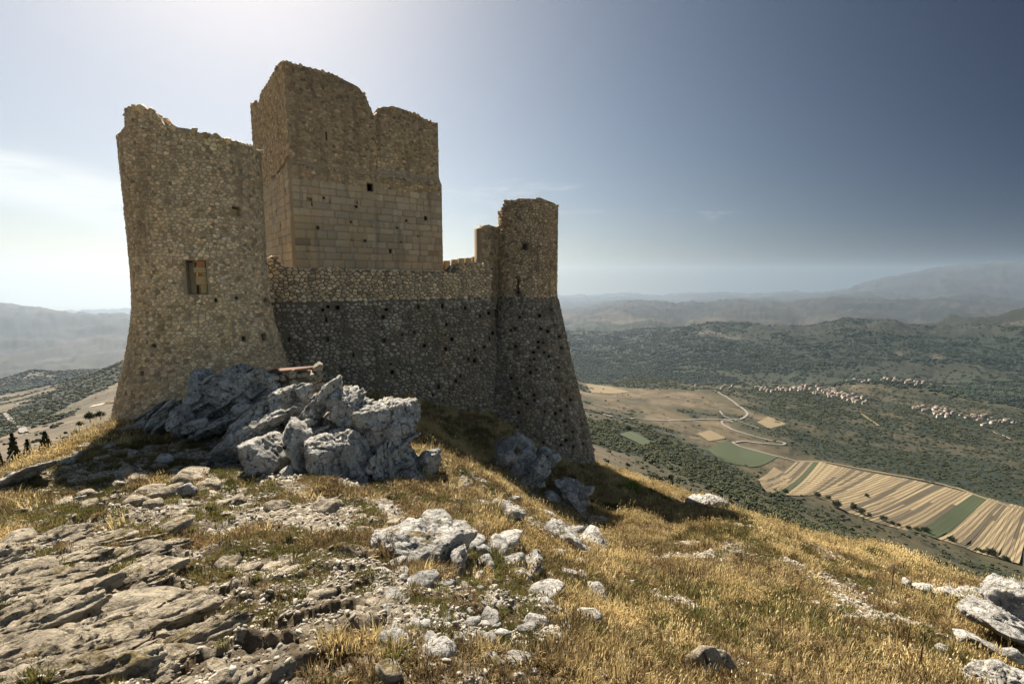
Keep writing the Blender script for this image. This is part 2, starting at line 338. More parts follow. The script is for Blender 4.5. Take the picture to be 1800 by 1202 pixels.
# ------------------------------------------------------------------ terrain height function
# rows of (column, row, distance): sight lines of the survey of the place, turned into slope ratios below
CP = [
 # hill top, near
 (0,1202,2.6),(300,1202,2.5),(600,1202,2.5),(900,1202,2.6),(1150,1202,3.0),(1350,1202,3.6),(1600,1202,4.6),(1800,1202,5.2),
 (0,1080,3.6),(250,1080,3.5),(450,1080,3.5),(750,1080,3.6),(950,1080,4.4),(1100,1100,5.2),(1300,1100,5.8),(1500,1100,6.8),(1800,1100,7.4),
 (0,980,4.9),(200,980,4.9),(400,980,4.8),(600,980,4.9),(760,980,5.2),(900,990,6.2),(1030,1000,7.2),(1200,1000,9),(1400,1000,10.5),(1560,1030,10.6),(1700,1040,10.4),(1800,1050,10),
 (0,900,6.4),(120,900,6.4),(300,900,6.5),(500,900,6.8),(700,900,7.2),(850,900,8.0),(950,945,8.2),(1020,965,9.3),(1100,900,17),(1180,950,14),(1300,920,15),(1400,960,13),(1550,965,15),(1640,1000,13.5),
 (0,850,8.4),(100,850,8.4),(300,850,8.4),(450,850,8.8),(650,860,9),(760,860,9.4),(800,838,10.8),(860,872,10.2),(905,908,9.4),
 (200,800,10.3),(400,800,10.7),(560,790,11.2),(700,815,10.8),(770,808,11.8),(820,826,11.4),(870,853,11.0),(935,905,9.8),(990,940,9.4),(1030,962,9.2),
 (100,795,11.5),(0,838,9.6),(170,750,14.5),(250,765,12.8),(205,742,16.5),(350,740,14.5),(470,700,16.5),(600,690,20),
 (790,775,18.5),(830,800,18.5),(880,835,18),(930,870,17.2),(980,908,16.2),(1030,935,15.2),(1075,950,14),(850,760,21),(740,702,24.0),(860,718,27),(900,750,26),(930,800,22),(970,850,19.5),(1000,880,18),(1050,880,18.5),
 (1047,818,27),(1100,835,26),(1160,855,24),(1240,878,21.5),(1330,912,20),(1400,937,19),(1500,962,18),(1580,985,17),(1650,1018,15.5),(1720,1040,13.5),(1800,1040,12.5),
 (500,650,21),(400,680,22),(500,640,32),(700,680,34),(860,700,34),(950,760,33),
 # falls behind the near edge
 (0,880,14),(60,850,16),(120,830,20),(190,800,22),(100,860,30),(200,830,40),(0,870,40),
 (300,760,45),(500,760,50),(700,780,50),(900,800,50),
 (1080,860,45),(1160,880,42),(1260,915,40),(1400,975,36),(1560,1030,34),(1680,1060,30),(1800,1090,27),
 # left side valleys
 (0,800,110),(60,800,100),(150,760,110),(220,740,100),
 (0,790,250),(60,770,300),(120,745,350),(200,715,450),(240,700,500),
 (0,735,600),(60,725,650),(100,700,800),(160,672,950),(225,632,1150),(300,610,1300),(350,640,2000),
 (0,705,1200),(60,690,1500),(110,665,2300),(160,650,2600),(60,654,2500),(0,674,2300),(240,655,3000),(110,680,3600),(0,690,3300),
 (0,662,5000),(100,655,5200),(230,650,5400),(0,610,7500),(120,605,7500),(240,600,7600),
 (-60,530,10500),(0,534,10500),(60,539,10500),(120,547,10500),(180,550,10500),(240,552,10500),(400,553,11000),(100,575,14000),(300,585,14000),
 (-60,525,32000),(100,528,32000),(300,530,32000),
 # behind the castle (hidden)
 (500,700,300),(700,720,300),(900,740,250),(500,640,2000),(700,640,2000),(900,640,2000),(500,580,7000),(700,580,7000),(900,590,6000),(600,555,12000),(800,550,12000),(600,530,32000),(800,520,32000),
 # right: the long slope below the castle
 (1060,775,300),(1060,740,560),(1130,800,260),(1200,835,210),(1150,770,480),(1300,880,190),(1400,925,175),(1500,960,165),(1600,1000,160),(1700,1040,150),(1800,1080,140),
 (1250,830,380),(1330,860,400),(1400,890,420),(1480,910,440),(1560,936,440),(1650,965,430),(1720,985,430),(1800,1005,420),
 (1250,800,560),(1350,828,600),(1450,840,610),(1550,862,590),(1650,885,570),(1750,905,555),(1800,915,550),
 (1200,780,640),(1300,795,690),(1400,805,720),(1500,822,700),(1600,838,680),(1700,865,640),(1800,885,620),
 (1050,715,850),(1120,735,800),(1200,745,820),(1300,745,900),(1380,770,830),(1450,785,830),(1550,790,860),(1650,810,840),(1750,820,830),(1800,830,820),
 (1030,690,1150),(1100,700,1150),(1200,710,1100),(1310,735,1000),(1400,730,1130),(1500,740,1130),(1600,745,1170),(1700,760,1150),(1800,775,1100),
 (1010,668,1400),(1080,676,1450),(1150,672,1600),(1250,684,1500),(1350,690,1600),(1450,694,1620),(1550,708,1560),(1650,722,1450),(1750,740,1340),(1800,748,1300),
 (1120,662,1900),(1180,668,1850),(1200,672,1800),(1300,677,1850),(1400,678,1950),(1500,668,2000),(1560,664,2050),(1620,672,2000),(1700,690,1900),(1800,700,1800),
 (1010,690,2200),(1100,690,2300),(1200,690,2300),(1300,690,2400),(1400,688,2500),(1500,685,2500),(1600,682,2500),(1700,680,2500),(1800,678,2500),
 (1010,668,2900),(1100,668,3000),(1200,665,3000),(1350,667,3000),(1500,665,3000),(1650,668,2950),(1800,665,2900),
 (1000,640,3600),(1100,630,3800),(1200,620,3900),(1300,610,4000),(1450,610,3900),(1600,610,3800),(1800,605,3700),
 (1000,600,5200),(1080,600,5000),(1150,592,4900),(1195,577,4900),(1250,575,4900),(1310,577,4900),(1390,578,4800),(1480,570,4800),(1560,560,4800),(1700,560,4700),(1760,556,4600),(1800,550,4500),(1900,548,4500),
 (1200,592,6000),(1400,592,6000),(1600,582,6000),(1800,578,6000),
 (1000,572,7200),(1050,574,7200),(1100,576,7000),(1160,569,7200),(1220,563,7200),(1280,573,7200),(1310,568,7200),(1370,573,7200),(1450,578,7200),
 (1000,575,8800),(1200,575,8800),(1400,572,8800),(1600,570,8800),(1800,562,8800),
 (1000,560,10000),(1200,560,10000),(1400,556,10000),(1600,553,10000),(1800,548,10000),
 (960,552,13000),(1000,546,13000),(1050,541,13000),(1100,531,13000),(1160,529,13000),(1220,531,13000),(1290,527,13000),(1350,529,13000),(1410,528,13000),(1470,520,13000),(1530,525,13000),(1600,525,13000),(1660,521,13000),(1720,526,13000),(1800,529,13000),
 (1000,545,16000),(1200,545,16000),(1400,540,16000),(1600,538,16000),(1800,532,16000),
 (1400,516,24000),(1460,514,24000),(1510,500,24000),(1560,489,24000),(1600,480,24000),(1640,471,24000),(1690,466,24000),(1740,458,24000),(1780,456,24000),(1830,460,24000),(1950,462,24000),
 (1000,522,31000),(1050,520,31000),(1100,519,31000),(1160,522,31000),(1220,514,31000),(1290,514,31000),(1340,516,31000),(1390,511,31000),(1430,520,31000),(1600,515,31000),(1800,505,31000),
]
cpa = np.array(CP, float)
tx, tq = ray(cpa[:, 0], cpa[:, 1])
c_az = np.arctan2(tx, 1.0); c_R = np.hypot(tx, 1.0) * cpa[:, 2]; c_q = tq / np.hypot(tx, 1.0)
KA = 4.0
P0 = np.stack([c_az * KA, np.log(c_R)], 1)
def _phi(d2): return np.sqrt(d2 + 0.0004)
_d2 = ((P0[:, None] - P0[None]) ** 2).sum(2)
_n = len(P0)
_A = np.zeros((_n + 3, _n + 3)); _A[:_n, :_n] = _phi(_d2) - 0.004 * np.eye(_n)
_A[:_n, _n] = 1; _A[:_n, _n + 1:_n + 3] = P0; _A[_n, :_n] = 1; _A[_n + 1:_n + 3, :_n] = P0.T
_w = np.linalg.solve(_A, np.concatenate([c_q, [0, 0, 0]]))
AZM = math.radians(50)
def base_q(az, lr):
    out = np.empty(len(az))
    for i in range(0, len(az), 20000):
        a = az[i:i + 20000] * KA; l = lr[i:i + 20000]
        d2 = (a[:, None] - P0[None, :, 0]) ** 2 + (l[:, None] - P0[None, :, 1]) ** 2
        out[i:i + 20000] = _phi(d2) @ _w[:_n] + _w[_n] + _w[_n + 1] * a + _w[_n + 2] * l
    return out

# smooth masks painted in plan: (column, row, distance, grass cover)
def plan(u, v, y):
    X, Z = ray(u, v); return X * y, y
GR = [(0,1150,3,.15),(200,1100,3.4,.12),(400,1100,3.4,.22),(600,1100,3.6,.22),(750,1150,3,.32),(900,1150,3.2,.55),(1100,1150,4,.72),(1400,1150,4.5,.95),(1700,1150,6,.85),
 (0,980,4.9,.15),(200,1000,4.7,.10),(400,980,4.9,.2),(600,980,4.9,.35),(700,960,5.5,.38),(800,950,6,.5),(900,1000,6,.5),(1020,1000,7,.7),(1100,1000,8,.9),(1300,1000,9,.95),(1600,1080,8,.9),
 (0,900,6.4,.35),(150,900,6.4,.22),(300,880,7,.05),(450,880,7,.08),(560,880,7.5,.42),(650,900,7,.5),(800,870,9,.6),(900,880,9.5,.55),(1000,930,10,.7),
 (0,845,9,.3),(100,830,9.5,.35),(250,820,9.5,.1),(400,810,10,.12),(550,830,10,.35),(150,770,13,.9),(100,800,11.5,.95),(190,745,15,.95),
 (800,760,18,1),(850,730,23,1),(1000,880,16,.9),(1100,860,22,.95),(1100,930,15,.9),(1250,900,19,.95),(1400,950,16,.95),(1330,960,12.8,.45),(1420,990,11.5,.18),(1480,1010,11,.15),(1350,1000,11,.3),(1540,1000,12.5,.6),(1580,960,16,.9),(1480,1060,8.8,.55),(1560,1100,7.5,.35),(1640,1140,6.6,.4),(1510,1080,8.2,.35),(1700,1030,11,.8)]
gra = np.array([(*plan(a, b_, c), d) for a, b_, c, d in GR])
def idw(x, y, pts):
    out = np.empty(len(x))
    for i in range(0, len(x), 40000):
        dx = x[i:i + 40000, None] - pts[None, :, 0]; dy = y[i:i + 40000, None] - pts[None, :, 1]
        # nearby controls count by angular closeness so that far ones spread wider
        w = 1 / ((dx * dx + dy * dy) / (0.05 + 0.02 * (pts[None, :, 0] ** 2 + pts[None, :, 1] ** 2)) + 0.05) ** 2
        out[i:i + 40000] = (w * pts[None, :, 2]).sum(1) / w.sum(1)
    return out
def grass_cover(x, y):
    g = idw(x, y, gra)
    return np.clip(g + (fbm(x * 1.1, y * 1.1, oct=5, gain=0.6) - 0.52) * 1.9, 0, 1)

field_polys = []      # plan polygons where the ground is tilled: kept smooth
def in_poly(x, y, poly):
    inside = np.zeros(len(x), bool); n = len(poly)
    for i in range(n):
        x1, y1 = poly[i]; x2, y2 = poly[(i + 1) % n]
        c = ((y1 > y) != (y2 > y)) & (x < (x2 - x1) * (y - y1) / (y2 - y1 + 1e-12) + x1)
        inside ^= c
    return inside

def strata(x, y):
    # tilted limestone beds breaking the surface: ridges running towards the upper right
    ca, sa = math.cos(math.radians(33)), math.sin(math.radians(33))
    al = x * ca + y * sa; ac = -x * sa + y * ca
    wv = ac * 2.4 + 1.3 * fbm(al * 0.5, ac * 0.7, oct=3) + 0.35 * fbm(al * 2.3, ac * 2.3, oct=3)
    saw = wv - np.floor(wv)
    st = sstep(saw, 0.0, 0.12) * (1 - 0.75 * saw)
    return st * (0.5 + 0.9 * fbm(al * 0.9, ac * 3.0, oct=3)) + 0.35 * fbm(al * 1.5, ac * 5, oct=4, ridged=True)
def strata_mask(x, y):
    c = [(-2.9, 3.2, 1.7), (-3.8, 4.6, 1.9), (-2.1, 4.6, 1.3), (-1.7, 3.0, 1.2), (-2.6, 2.4, 1.2), (-4.6, 5.6, 1.2)]
    mval = np.zeros(len(x))
    for a, b_, r in c: mval = np.maximum(mval, 1 - sstep(np.hypot(x - a, y - b_), r * 0.45, r))
    return mval * sstep(fbm(x * 0.8 + 5, y * 0.8, oct=3), 0.30, 0.48)

def height(x, y, detail=True):
    x = np.asarray(x, float).ravel(); y = np.asarray(y, float).ravel()
    R = np.hypot(x, y); az = np.arctan2(x, y)
    Rc = np.clip(R, 2.9, 34000)
    azc = np.clip(az, -AZM, AZM)
    q = base_q(azc, np.log(Rc))
    z = q * np.clip(R, 2.9, 34000)
    wbk = sstep(np.abs(az), math.radians(60), math.radians(110))
    zb = -2.3 - 0.30 * np.minimum(R, 600) - 0.02 * np.clip(R - 600, 0, 20000)
    z = z * (1 - wbk) + zb * wbk
    k = 1 - sstep(R, 0.8, 2.9); z = z * (1 - k) + (-2.25) * k
    # relief
    nearm = 1 - sstep(R, 30, 90)
    z = z + nearm * ((fbm(x * 0.7, y * 0.7, oct=3) - 0.5) * 0.22)
    if detail:
        i = np.where(nearm > 0.001)[0]
        xi, yi = x[i], y[i]
        g = grass_cover(xi, yi)
        zz = (fbm(xi * 3.1, yi * 3.1, oct=5, gain=0.58) - 0.5) * 0.16 * (1.25 - 0.6 * g)
        zz += (fbm(xi * 14, yi * 14, oct=3) - 0.5) * 0.045
        zz += (fbm(xi * 1.3, yi * 1.3, oct=5, ridged=True) - 0.5) * 0.16 * (1 - g)
        sm = strata_mask(xi, yi); s_i = np.where(sm > 0.001)[0]
        st = np.zeros(len(xi)); st[s_i] = strata(xi[s_i], yi[s_i])
        zz += sm * (st - 0.35) * 0.10
        z[i] += zz * nearm[i]
        far = sstep(R, 60, 400)
        j = np.where(far > 0.001)[0]; xj, yj, Rj = x[j], y[j], R[j]
        zf = (fbm(xj / 110, yj / 110, oct=4) - 0.5) * 9 * sstep(Rj, 100, 600) * (1 - 0.7 * sstep(Rj, 2500, 4000))
        zf += (fbm(xj / 900, yj / 900, oct=6, ridged=True, gain=0.55) - 0.62) * 230 * sstep(Rj, 2300, 6000)
        zf += (fbm(xj / 2600 + 3, yj / 2600, oct=6, ridged=True, gain=0.55) - 0.62) * 330 * sstep(Rj, 12000, 22000)
        inf = np.zeros(len(xj), bool)
        near_f = (Rj > 350) & (Rj < 1300)
        for pl in field_polys:
            sel = np.where(near_f)[0]; inf[sel] |= in_poly(xj[sel], yj[sel], pl)
        zf[inf] *= 0.0
        z[j] += zf * far[j]
    return z

_T = np.exp(np.linspace(math.log(2.0), math.log(33000), 1500))
def hits(uv, lo=2.0, hi=33000, detail=False):
    """where the sight lines through these picture points meet the ground"""
    T = _T[(_T >= lo) & (_T <= hi)]; out = []
    for u, v in uv:
        X, Z = ray(u, v)
        h = height(X * T, T, detail)
        s = Z * T - h
        k = np.where(s < 0)[0]
        if len(k) == 0: out.append((X * hi, hi, height([X * hi], [hi], detail)[0])); continue
        k = max(k[0], 1); a, b_ = s[k - 1], s[k]; f = a / (a - b_) if a > 0 else 0
        t = T[k - 1] + (T[k] - T[k - 1]) * f
        out.append((X * t, t, height([X * t], [t], detail)[0]))
    return out
def ground_at(x, y): return float(height([x], [y])[0])

# tilled land, outlined in the valley
F_STRIPE = [[(1425,808),(1800,902),(1800,1000),(1380,872),(1320,845)]]
F_GREEN = [[(1240,785),(1275,772),(1378,803),(1340,822),(1245,800)]]
def poly_plan(pl, lo=300): return [(p[0], p[1]) for p in hits(pl, lo=lo, hi=1400)]
big_field = poly_plan([(1322,843),(1388,806),(1440,808),(1520,825),(1600,838),(1700,862),(1815,890),(1815,1000),(1790,992),(1690,960),(1560,925),(1480,895),(1400,868)])
green_a = poly_plan([(1236,786),(1276,772),(1385,806),(1335,822),(1240,800)])
green_b = poly_plan([(1085,760),(1110,757),(1150,780),(1120,784),(1095,775)])
tan_a = poly_plan([(1225,757),(1252,755),(1278,770),(1240,782)])
tan_b = poly_plan([(1325,733),(1390,748),(1355,755),(1310,742)])
tan_c = poly_plan([(1640,858),(1700,862),(1800,885),(1800,900),(1740,885)])
field_polys.extend([big_field, green_a, green_b, tan_a, tan_b])

# ------------------------------------------------------------------ ground sheet
az_f = np.radians(np.linspace(-53, 53, 920)); az_b = np.radians(np.linspace(54, 306, 60))[1:-1]
azs = np.concatenate([az_f, az_b])
lr = np.concatenate([np.log(np.linspace(0.25, 1.6, 6)), np.linspace(math.log(1.75), math.log(30), 400), np.linspace(math.log(30.5), math.log(34000), 330)])
AZ, LR = np.meshgrid(azs, lr, indexing='ij')
gx = (np.sin(AZ) * np.exp(LR)).ravel(); gy = (np.cos(AZ) * np.exp(LR)).ravel()
gz = height(gx, gy)
nA, nR = len(azs), len(lr)
faces = grid_faces(nA, nR)
wrapf = np.stack([(nA - 1) * nR + np.arange(nR - 1), np.arange(nR - 1), np.arange(nR - 1) + 1, (nA - 1) * nR + np.arange(nR - 1) + 1], 1)
cen = len(gx)
gx = np.append(gx, 0); gy = np.append(gy, 0); gz = np.append(gz, -2.25)
cap = np.stack([np.full(nA, cen), np.roll(np.arange(nA) * nR, -1), np.arange(nA) * nR], 1)
R = np.hypot(gx, gy)
# albedo
def lerp(a, b_, t): return a * (1 - t[:, None]) + np.array(b_)[None] * t[:, None]
alb = np.tile(np.array([0.30, 0.255, 0.19]), (len(gx), 1))
nearv = 1 - sstep(R, 60, 160)
g = np.zeros(len(gx)); ni = np.where(R < 170)[0]
g[ni] = grass_cover(gx[ni], gy[ni])
fine = np.zeros(len(gx)); fine[ni] = fbm(gx[ni] * 2.2 + 9, gy[ni] * 2.2, oct=5, gain=0.6)
alb = lerp(alb, (0.40, 0.35, 0.265), sstep(fine, 0.45, 0.62))
moss = np.zeros(len(gx)); moss[ni] = -0.03 + fbm(gx[ni] * 1.6 + 30, gy[ni] * 1.6 + 4, oct=5, gain=0.6)
mtone = sstep(moss, 0.46, 0.60)
alb = lerp(alb, (0.15, 0.105, 0.04), mtone * 0.85)
alb = lerp(alb, (0.22, 0.155, 0.062), sstep(g, 0.25, 0.75) * 0.9)
sm = np.zeros(len(gx)); sm[ni] = strata_mask(gx[ni], gy[ni])
alb = lerp(alb, (0.19, 0.145, 0.09), sm * sstep(1 - mtone, 0.0, 1.0) * 0.8)
grav = np.clip((1 - g) * (1 - 0.8 * mtone) * (1 - 0.6 * sm), 0, 1)
# far land cover
fi = np.where(R > 60)[0]; fx, fy, fR = gx[fi], gy[fi], R[fi]; faz = np.arctan2(fx, fy)
n1 = fbm(fx / 160, fy / 160, oct=5, gain=0.6); n2 = fbm(fx / 45 + 7, fy / 45, oct=4, gain=0.6); n3 = fbm(fx / 1500 + 2, fy / 1500, oct=6, gain=0.6)
dry = np.tile(np.array([0.145, 0.115, 0.07]), (len(fi), 1))
dry = lerp(dry, (0.225, 0.17, 0.11), sstep(n2, 0.50, 0.66)); dry = lerp(dry, (0.072, 0.070, 0.036), sstep(n1, 0.38, 0.54) * 0.9)
fu, fv = project(fx, fy, gz[fi])
# scrub: right of the road the slopes are dark with bushes; beyond 2.3 km forest
scrub = sstep(fR, 800, 1000) * (1 - sstep(fR, 2100, 2400)) * sstep(faz, 0.42, 0.56) * sstep(n1 + 0.5 * n2, 0.66, 0.78) * 0.95
scrub = np.maximum(scrub, (1 - sstep(fR, 1900, 2300)) * sstep(n1 + 0.4 * n2, 0.76, 0.86) * 0.85)
knoll = np.exp(-((fu - 1120) / 60) ** 2) * sstep(fR, 1500, 1700) * (1 - sstep(fR, 2400, 2600)) * (faz > 0.1)
scrub = np.maximum(scrub, np.clip(knoll * 1.6, 0, 1))
leftwood = np.zeros(len(fi))
# wooded flank on the left, a diagonal belt up to the castle's side
belt = (faz < -0.5) & (fR > 420) & (fR < 1800)
cxb = (fu - 55) / (235 - 55); vb = 712 - cxb * (712 - 628)
leftwood[belt] = (np.clip(1 - np.abs(fv[belt] - vb[belt] - 12) / 26, 0, 1) > 0.15 + 0.5 * (n2[belt] - 0.4)) * 1.0
scrub = np.maximum(scrub, leftwood * 0.95)
scrub = np.where((faz < -0.5) & (fR < 700) & (fu < 130), np.maximum(scrub, sstep(n1, 0.36, 0.5)), scrub)
low_slope = sstep(faz, 0.2, 0.3) * sstep(fR, 110, 150) * (1 - sstep(fR, 560, 640))
scrub = np.maximum(scrub, low_slope * (0.16 + 0.6 * sstep(n2 + 0.4 * n1, 0.64, 0.76)))
dry2 = low_slope * 0.7
col_olive = np.array([0.085, 0.075, 0.036])
dark_hill = sstep(faz, 0.50, 0.60) * sstep(fR, 800, 950) * (1 - sstep(fR, 2000, 2300))
scrub = np.maximum(scrub, dark_hill * (0.35 + 0.6 * sstep(n2 + 0.3 * n1, 0.52, 0.66)))
# wooded gullies on the slope below the castle
gul = (faz > 0.1) & (fR > 120) & (fR < 620)
d1 = np.abs((fv - 790) - (fu - 1120) * 0.52 + 22 * np.sin(fu / 60)); d2_ = np.abs((fv - 760) - (fu - 1060) * 0.44 + 8 * np.sin(fu / 35))
gv = np.maximum(1 - d1 / 22, 1 - d2_ / 10) - 0.25
scrub = np.where(gul, np.maximum(scrub, sstep(gv + 0.9 * (n2 - 0.45), 0.1, 0.5)), scrub)
forest = sstep(fR, 2250, 2600) * (1 - sstep(fR, 6200, 8500))
clearing = sstep(n3 + 0.30 * n1, 0.735, 0.77)
left_open = (faz < -0.3)
forest = np.where(left_open, forest * 0.6 * sstep(n3, 0.4, 0.55), forest * (1 - 0.9 * clearing))
far_g = np.tile(np.array([0.15, 0.13, 0.085]), (len(fi), 1)); far_g = lerp(far_g, (0.05, 0.06, 0.035), sstep(n3, 0.42, 0.56)); far_g = lerp(far_g, (0.30, 0.25, 0.18), sstep(fbm(fx / 700 + 5, fy / 700, oct=5), 0.6, 0.68))
dry = dry * (1 - dry2[:, None]) + col_olive[None] * dry2[:, None]
# terraces and hedge lines climbing the valley side
ter = fbm(fx / 60 + 11, fy / 60, oct=3); hb = np.abs(((gz[fi] / 7.0 + 1.6 * ter) % 1.0) - 0.5)
dry = lerp(dry, (0.055, 0.050, 0.028), (hb < 0.09) * sstep(fR, 380, 520) * (1 - sstep(fR, 1500, 1900)) * 0.75 * sstep(ter, 0.42, 0.52))
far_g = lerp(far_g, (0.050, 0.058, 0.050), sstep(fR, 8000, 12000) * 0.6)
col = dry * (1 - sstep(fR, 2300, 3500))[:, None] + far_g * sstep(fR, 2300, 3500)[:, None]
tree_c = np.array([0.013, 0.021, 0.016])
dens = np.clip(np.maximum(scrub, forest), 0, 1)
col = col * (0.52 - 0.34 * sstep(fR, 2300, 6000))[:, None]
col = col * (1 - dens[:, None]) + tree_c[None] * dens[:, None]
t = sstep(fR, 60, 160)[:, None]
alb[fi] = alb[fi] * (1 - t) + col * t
fatt = np.zeros(len(gx)); fatt[fi] = dens * sstep(fR, 60, 160)
scrub_all = np.zeros(len(gx)); scrub_all[fi] = scrub
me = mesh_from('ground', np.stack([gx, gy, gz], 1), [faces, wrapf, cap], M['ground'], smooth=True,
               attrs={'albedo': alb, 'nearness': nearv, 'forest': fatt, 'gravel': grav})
link('ground', me, kind='structure')

# haze box: air between the ground and the far mountains
hz = bpy.data.materials.new('hazy_air'); hz.use_nodes = True; nt = hz.node_tree; nt.nodes.clear()
ho = nt.nodes.new('ShaderNodeOutputMaterial'); pv = nt.nodes.new('ShaderNodeVolumePrincipled')
HAZE_D = 2.4e-5
pv.inputs['Density'].default_value = HAZE_D; pv.inputs['Color'].default_value = (0.42, 0.54, 0.68, 1); pv.inputs['Anisotropy'].default_value = 0.5
nt.links.new(pv.outputs[0], ho.inputs['Volume'])
zlo = float(gz.min()) - 5; zhi = max(float(gz.max()), 30) + 15
bx = 36500
v = [(x, y, z) for x in (-bx, bx) for y in (-bx, bx) for z in (zlo, zhi)]
me = mesh_from('haze', v, [(0, 1, 3, 2), (4, 6, 7, 5), (0, 4, 5, 1), (2, 3, 7, 6), (0, 2, 6, 4), (1, 5, 7, 3)], hz)
link('haze', me, kind='stuff')

# ------------------------------------------------------------------ masonry
def voronoi_cells(pts):
    """pts (N,2) -> list of (index, polygon) for closed cells"""
    vs, es, fs, ov, oe, of = delaunay_2d_cdt([Vector(p) for p in pts], [], [], 0, 1e-7)
    vs = np.array([(v.x, v.y) for v in vs]); fs = np.array([tuple(f) for f in fs], int)
    A, B, Cc = vs[fs[:, 0]], vs[fs[:, 1]], vs[fs[:, 2]]
    d = 2 * (A[:, 0] * (B[:, 1] - Cc[:, 1]) + B[:, 0] * (Cc[:, 1] - A[:, 1]) + Cc[:, 0] * (A[:, 1] - B[:, 1]))
    d = np.where(np.abs(d) < 1e-12, 1e-12, d)
    a2, b2, c2 = (A ** 2).sum(1), (B ** 2).sum(1), (Cc ** 2).sum(1)
    ux = (a2 * (B[:, 1] - Cc[:, 1]) + b2 * (Cc[:, 1] - A[:, 1]) + c2 * (A[:, 1] - B[:, 1])) / d
    uy = (a2 * (Cc[:, 0] - B[:, 0]) + b2 * (A[:, 0] - Cc[:, 0]) + c2 * (B[:, 0] - A[:, 0])) / d
    cc = np.stack([ux, uy], 1)
    tri = [[] for _ in range(len(vs))]
    for k, f in enumerate(fs):
        for i in f: tri[i].append(k)
    out = []
    for i, tl in enumerate(tri):
        if len(tl) < 4: continue
        poly = cc[tl]; r = poly - vs[i]
        out.append((i, vs[i], poly[np.argsort(np.arctan2(r[:, 1], r[:, 0]))]))
    return out

ANG8 = np.linspace(0, 2 * math.pi, 9)[:-1]
def stone_templates(w, h, s0, s1, z0, z1, ky=1.0, jit=0.33):
    """irregular coursed rubble: for each stone its centre and an eight-sided outline (S,8,2)"""
    pts = []
    z = z0 - h; row = 0
    while z < z1 + h:
        hh = h * random.choice((0.6, 0.8, 1.0, 1.15, 1.45)) * random.uniform(.9, 1.1)
        s = s0 - w * random.uniform(0.5, 1.5)
        while s < s1 + w:
            ww = w * (random.uniform(0.35, 0.7) if random.random() < .35 else random.uniform(0.8, 1.7))
            pts.append((s + random.uniform(-jit, jit) * w * 0.6, (z + random.uniform(-jit, jit) * hh) * ky))
            s += ww
        z += hh; row += 1
    cells = voronoi_cells(pts)
    cen, outl = [], []
    for i, c, poly in cells:
        c2 = poly.mean(0)
        if not (s0 <= c2[0] <= s1 and z0 * ky <= c2[1] <= z1 * ky): continue
        rel = poly - c2
        if np.abs(rel[:, 0]).max() > w * 1.25 or np.abs(rel[:, 1]).max() > h * ky * 1.5: continue
        # eight outline points: the cell's own corners, then points on its longest sides; short corners are knocked off
        P_ = [tuple(q) for q in rel]
        while len(P_) < 8:
            L_ = [math.hypot(P_[(q + 1) % len(P_)][0] - P_[q][0], P_[(q + 1) % len(P_)][1] - P_[q][1]) for q in range(len(P_))]
            q = int(np.argmax(L_)); a, b_ = P_[q], P_[(q + 1) % len(P_)]; t = random.uniform(.38, .62)
            P_.insert(q + 1, ((a[0] * (1 - t) + b_[0] * t) * 1.02, (a[1] * (1 - t) + b_[1] * t) * 1.02))
        while len(P_) > 8:
            L_ = [math.hypot(P_[(q + 1) % len(P_)][0] - P_[q][0], P_[(q + 1) % len(P_)][1] - P_[q][1]) for q in range(len(P_))]
            q = int(np.argmin(L_)); a, b_ = P_[q], P_[(q + 1) % len(P_)]; P_[q] = ((a[0] + b_[0]) / 2, (a[1] + b_[1]) / 2); P_.pop((q + 1) % len(P_))
        o = np.array(P_); o *= 0.985 + 0.0 * o
        o[:, 1] /= ky
        cen.append((c2[0], c2[1] / ky)); outl.append(o)
    return np.array(cen), np.array(outl)

def stones_geo(P, cen, outl, joint=0.018, proud=0.05, rough=0.02, tints=None):
    """P(s, z, d) -> xyz. returns per-stone vertex arrays (S,25,3)"""
    S = len(cen)
    ext = np.sqrt((outl ** 2).sum(2)).mean(1)
    shr = np.clip(1 - joint / ext, 0.3, 1)[:, None, None]
    pr = proud * rng.uniform(0.35, 1.35, S)
    wob = 1 + rng.uniform(-0.06, 0.06, (S, 8, 1))
    o0 = outl * shr * wob
    rings = []
    for sc_, d in ((1.0, -0.06), (0.965, 0.60), (0.80, 1.0)):
        o = o0 * sc_
        s = cen[:, None, 0] + o[:, :, 0]; z = cen[:, None, 1] + o[:, :, 1]
        if d < 0: dd = np.full((S, 8), d)
        else: dd = pr[:, None] * d + rng.uniform(-rough, rough, (S, 8)) * (0.6 if d < 1 else 1)
        rings.append(P(s, z, dd))
    cpt = P(cen[:, 0] + rng.uniform(-.2, .2, S) * ext, cen[:, 1], pr * 1.08 + rng.uniform(-rough, rough, S))
    return np.concatenate(rings + [cpt[:, None, :]], 1)
_f = []
for r in range(2):
    for i in range(8):
        j = (i + 1) % 8; a, b_, c, d = r * 8 + i, r * 8 + j, (r + 1) * 8 + j, (r + 1) * 8 + i
        _f += [(a, b_, c), (a, c, d)]
for i in range(8): _f.append((16 + i, 16 + (i + 1) % 8, 24))
STONE_F = np.array(_f)

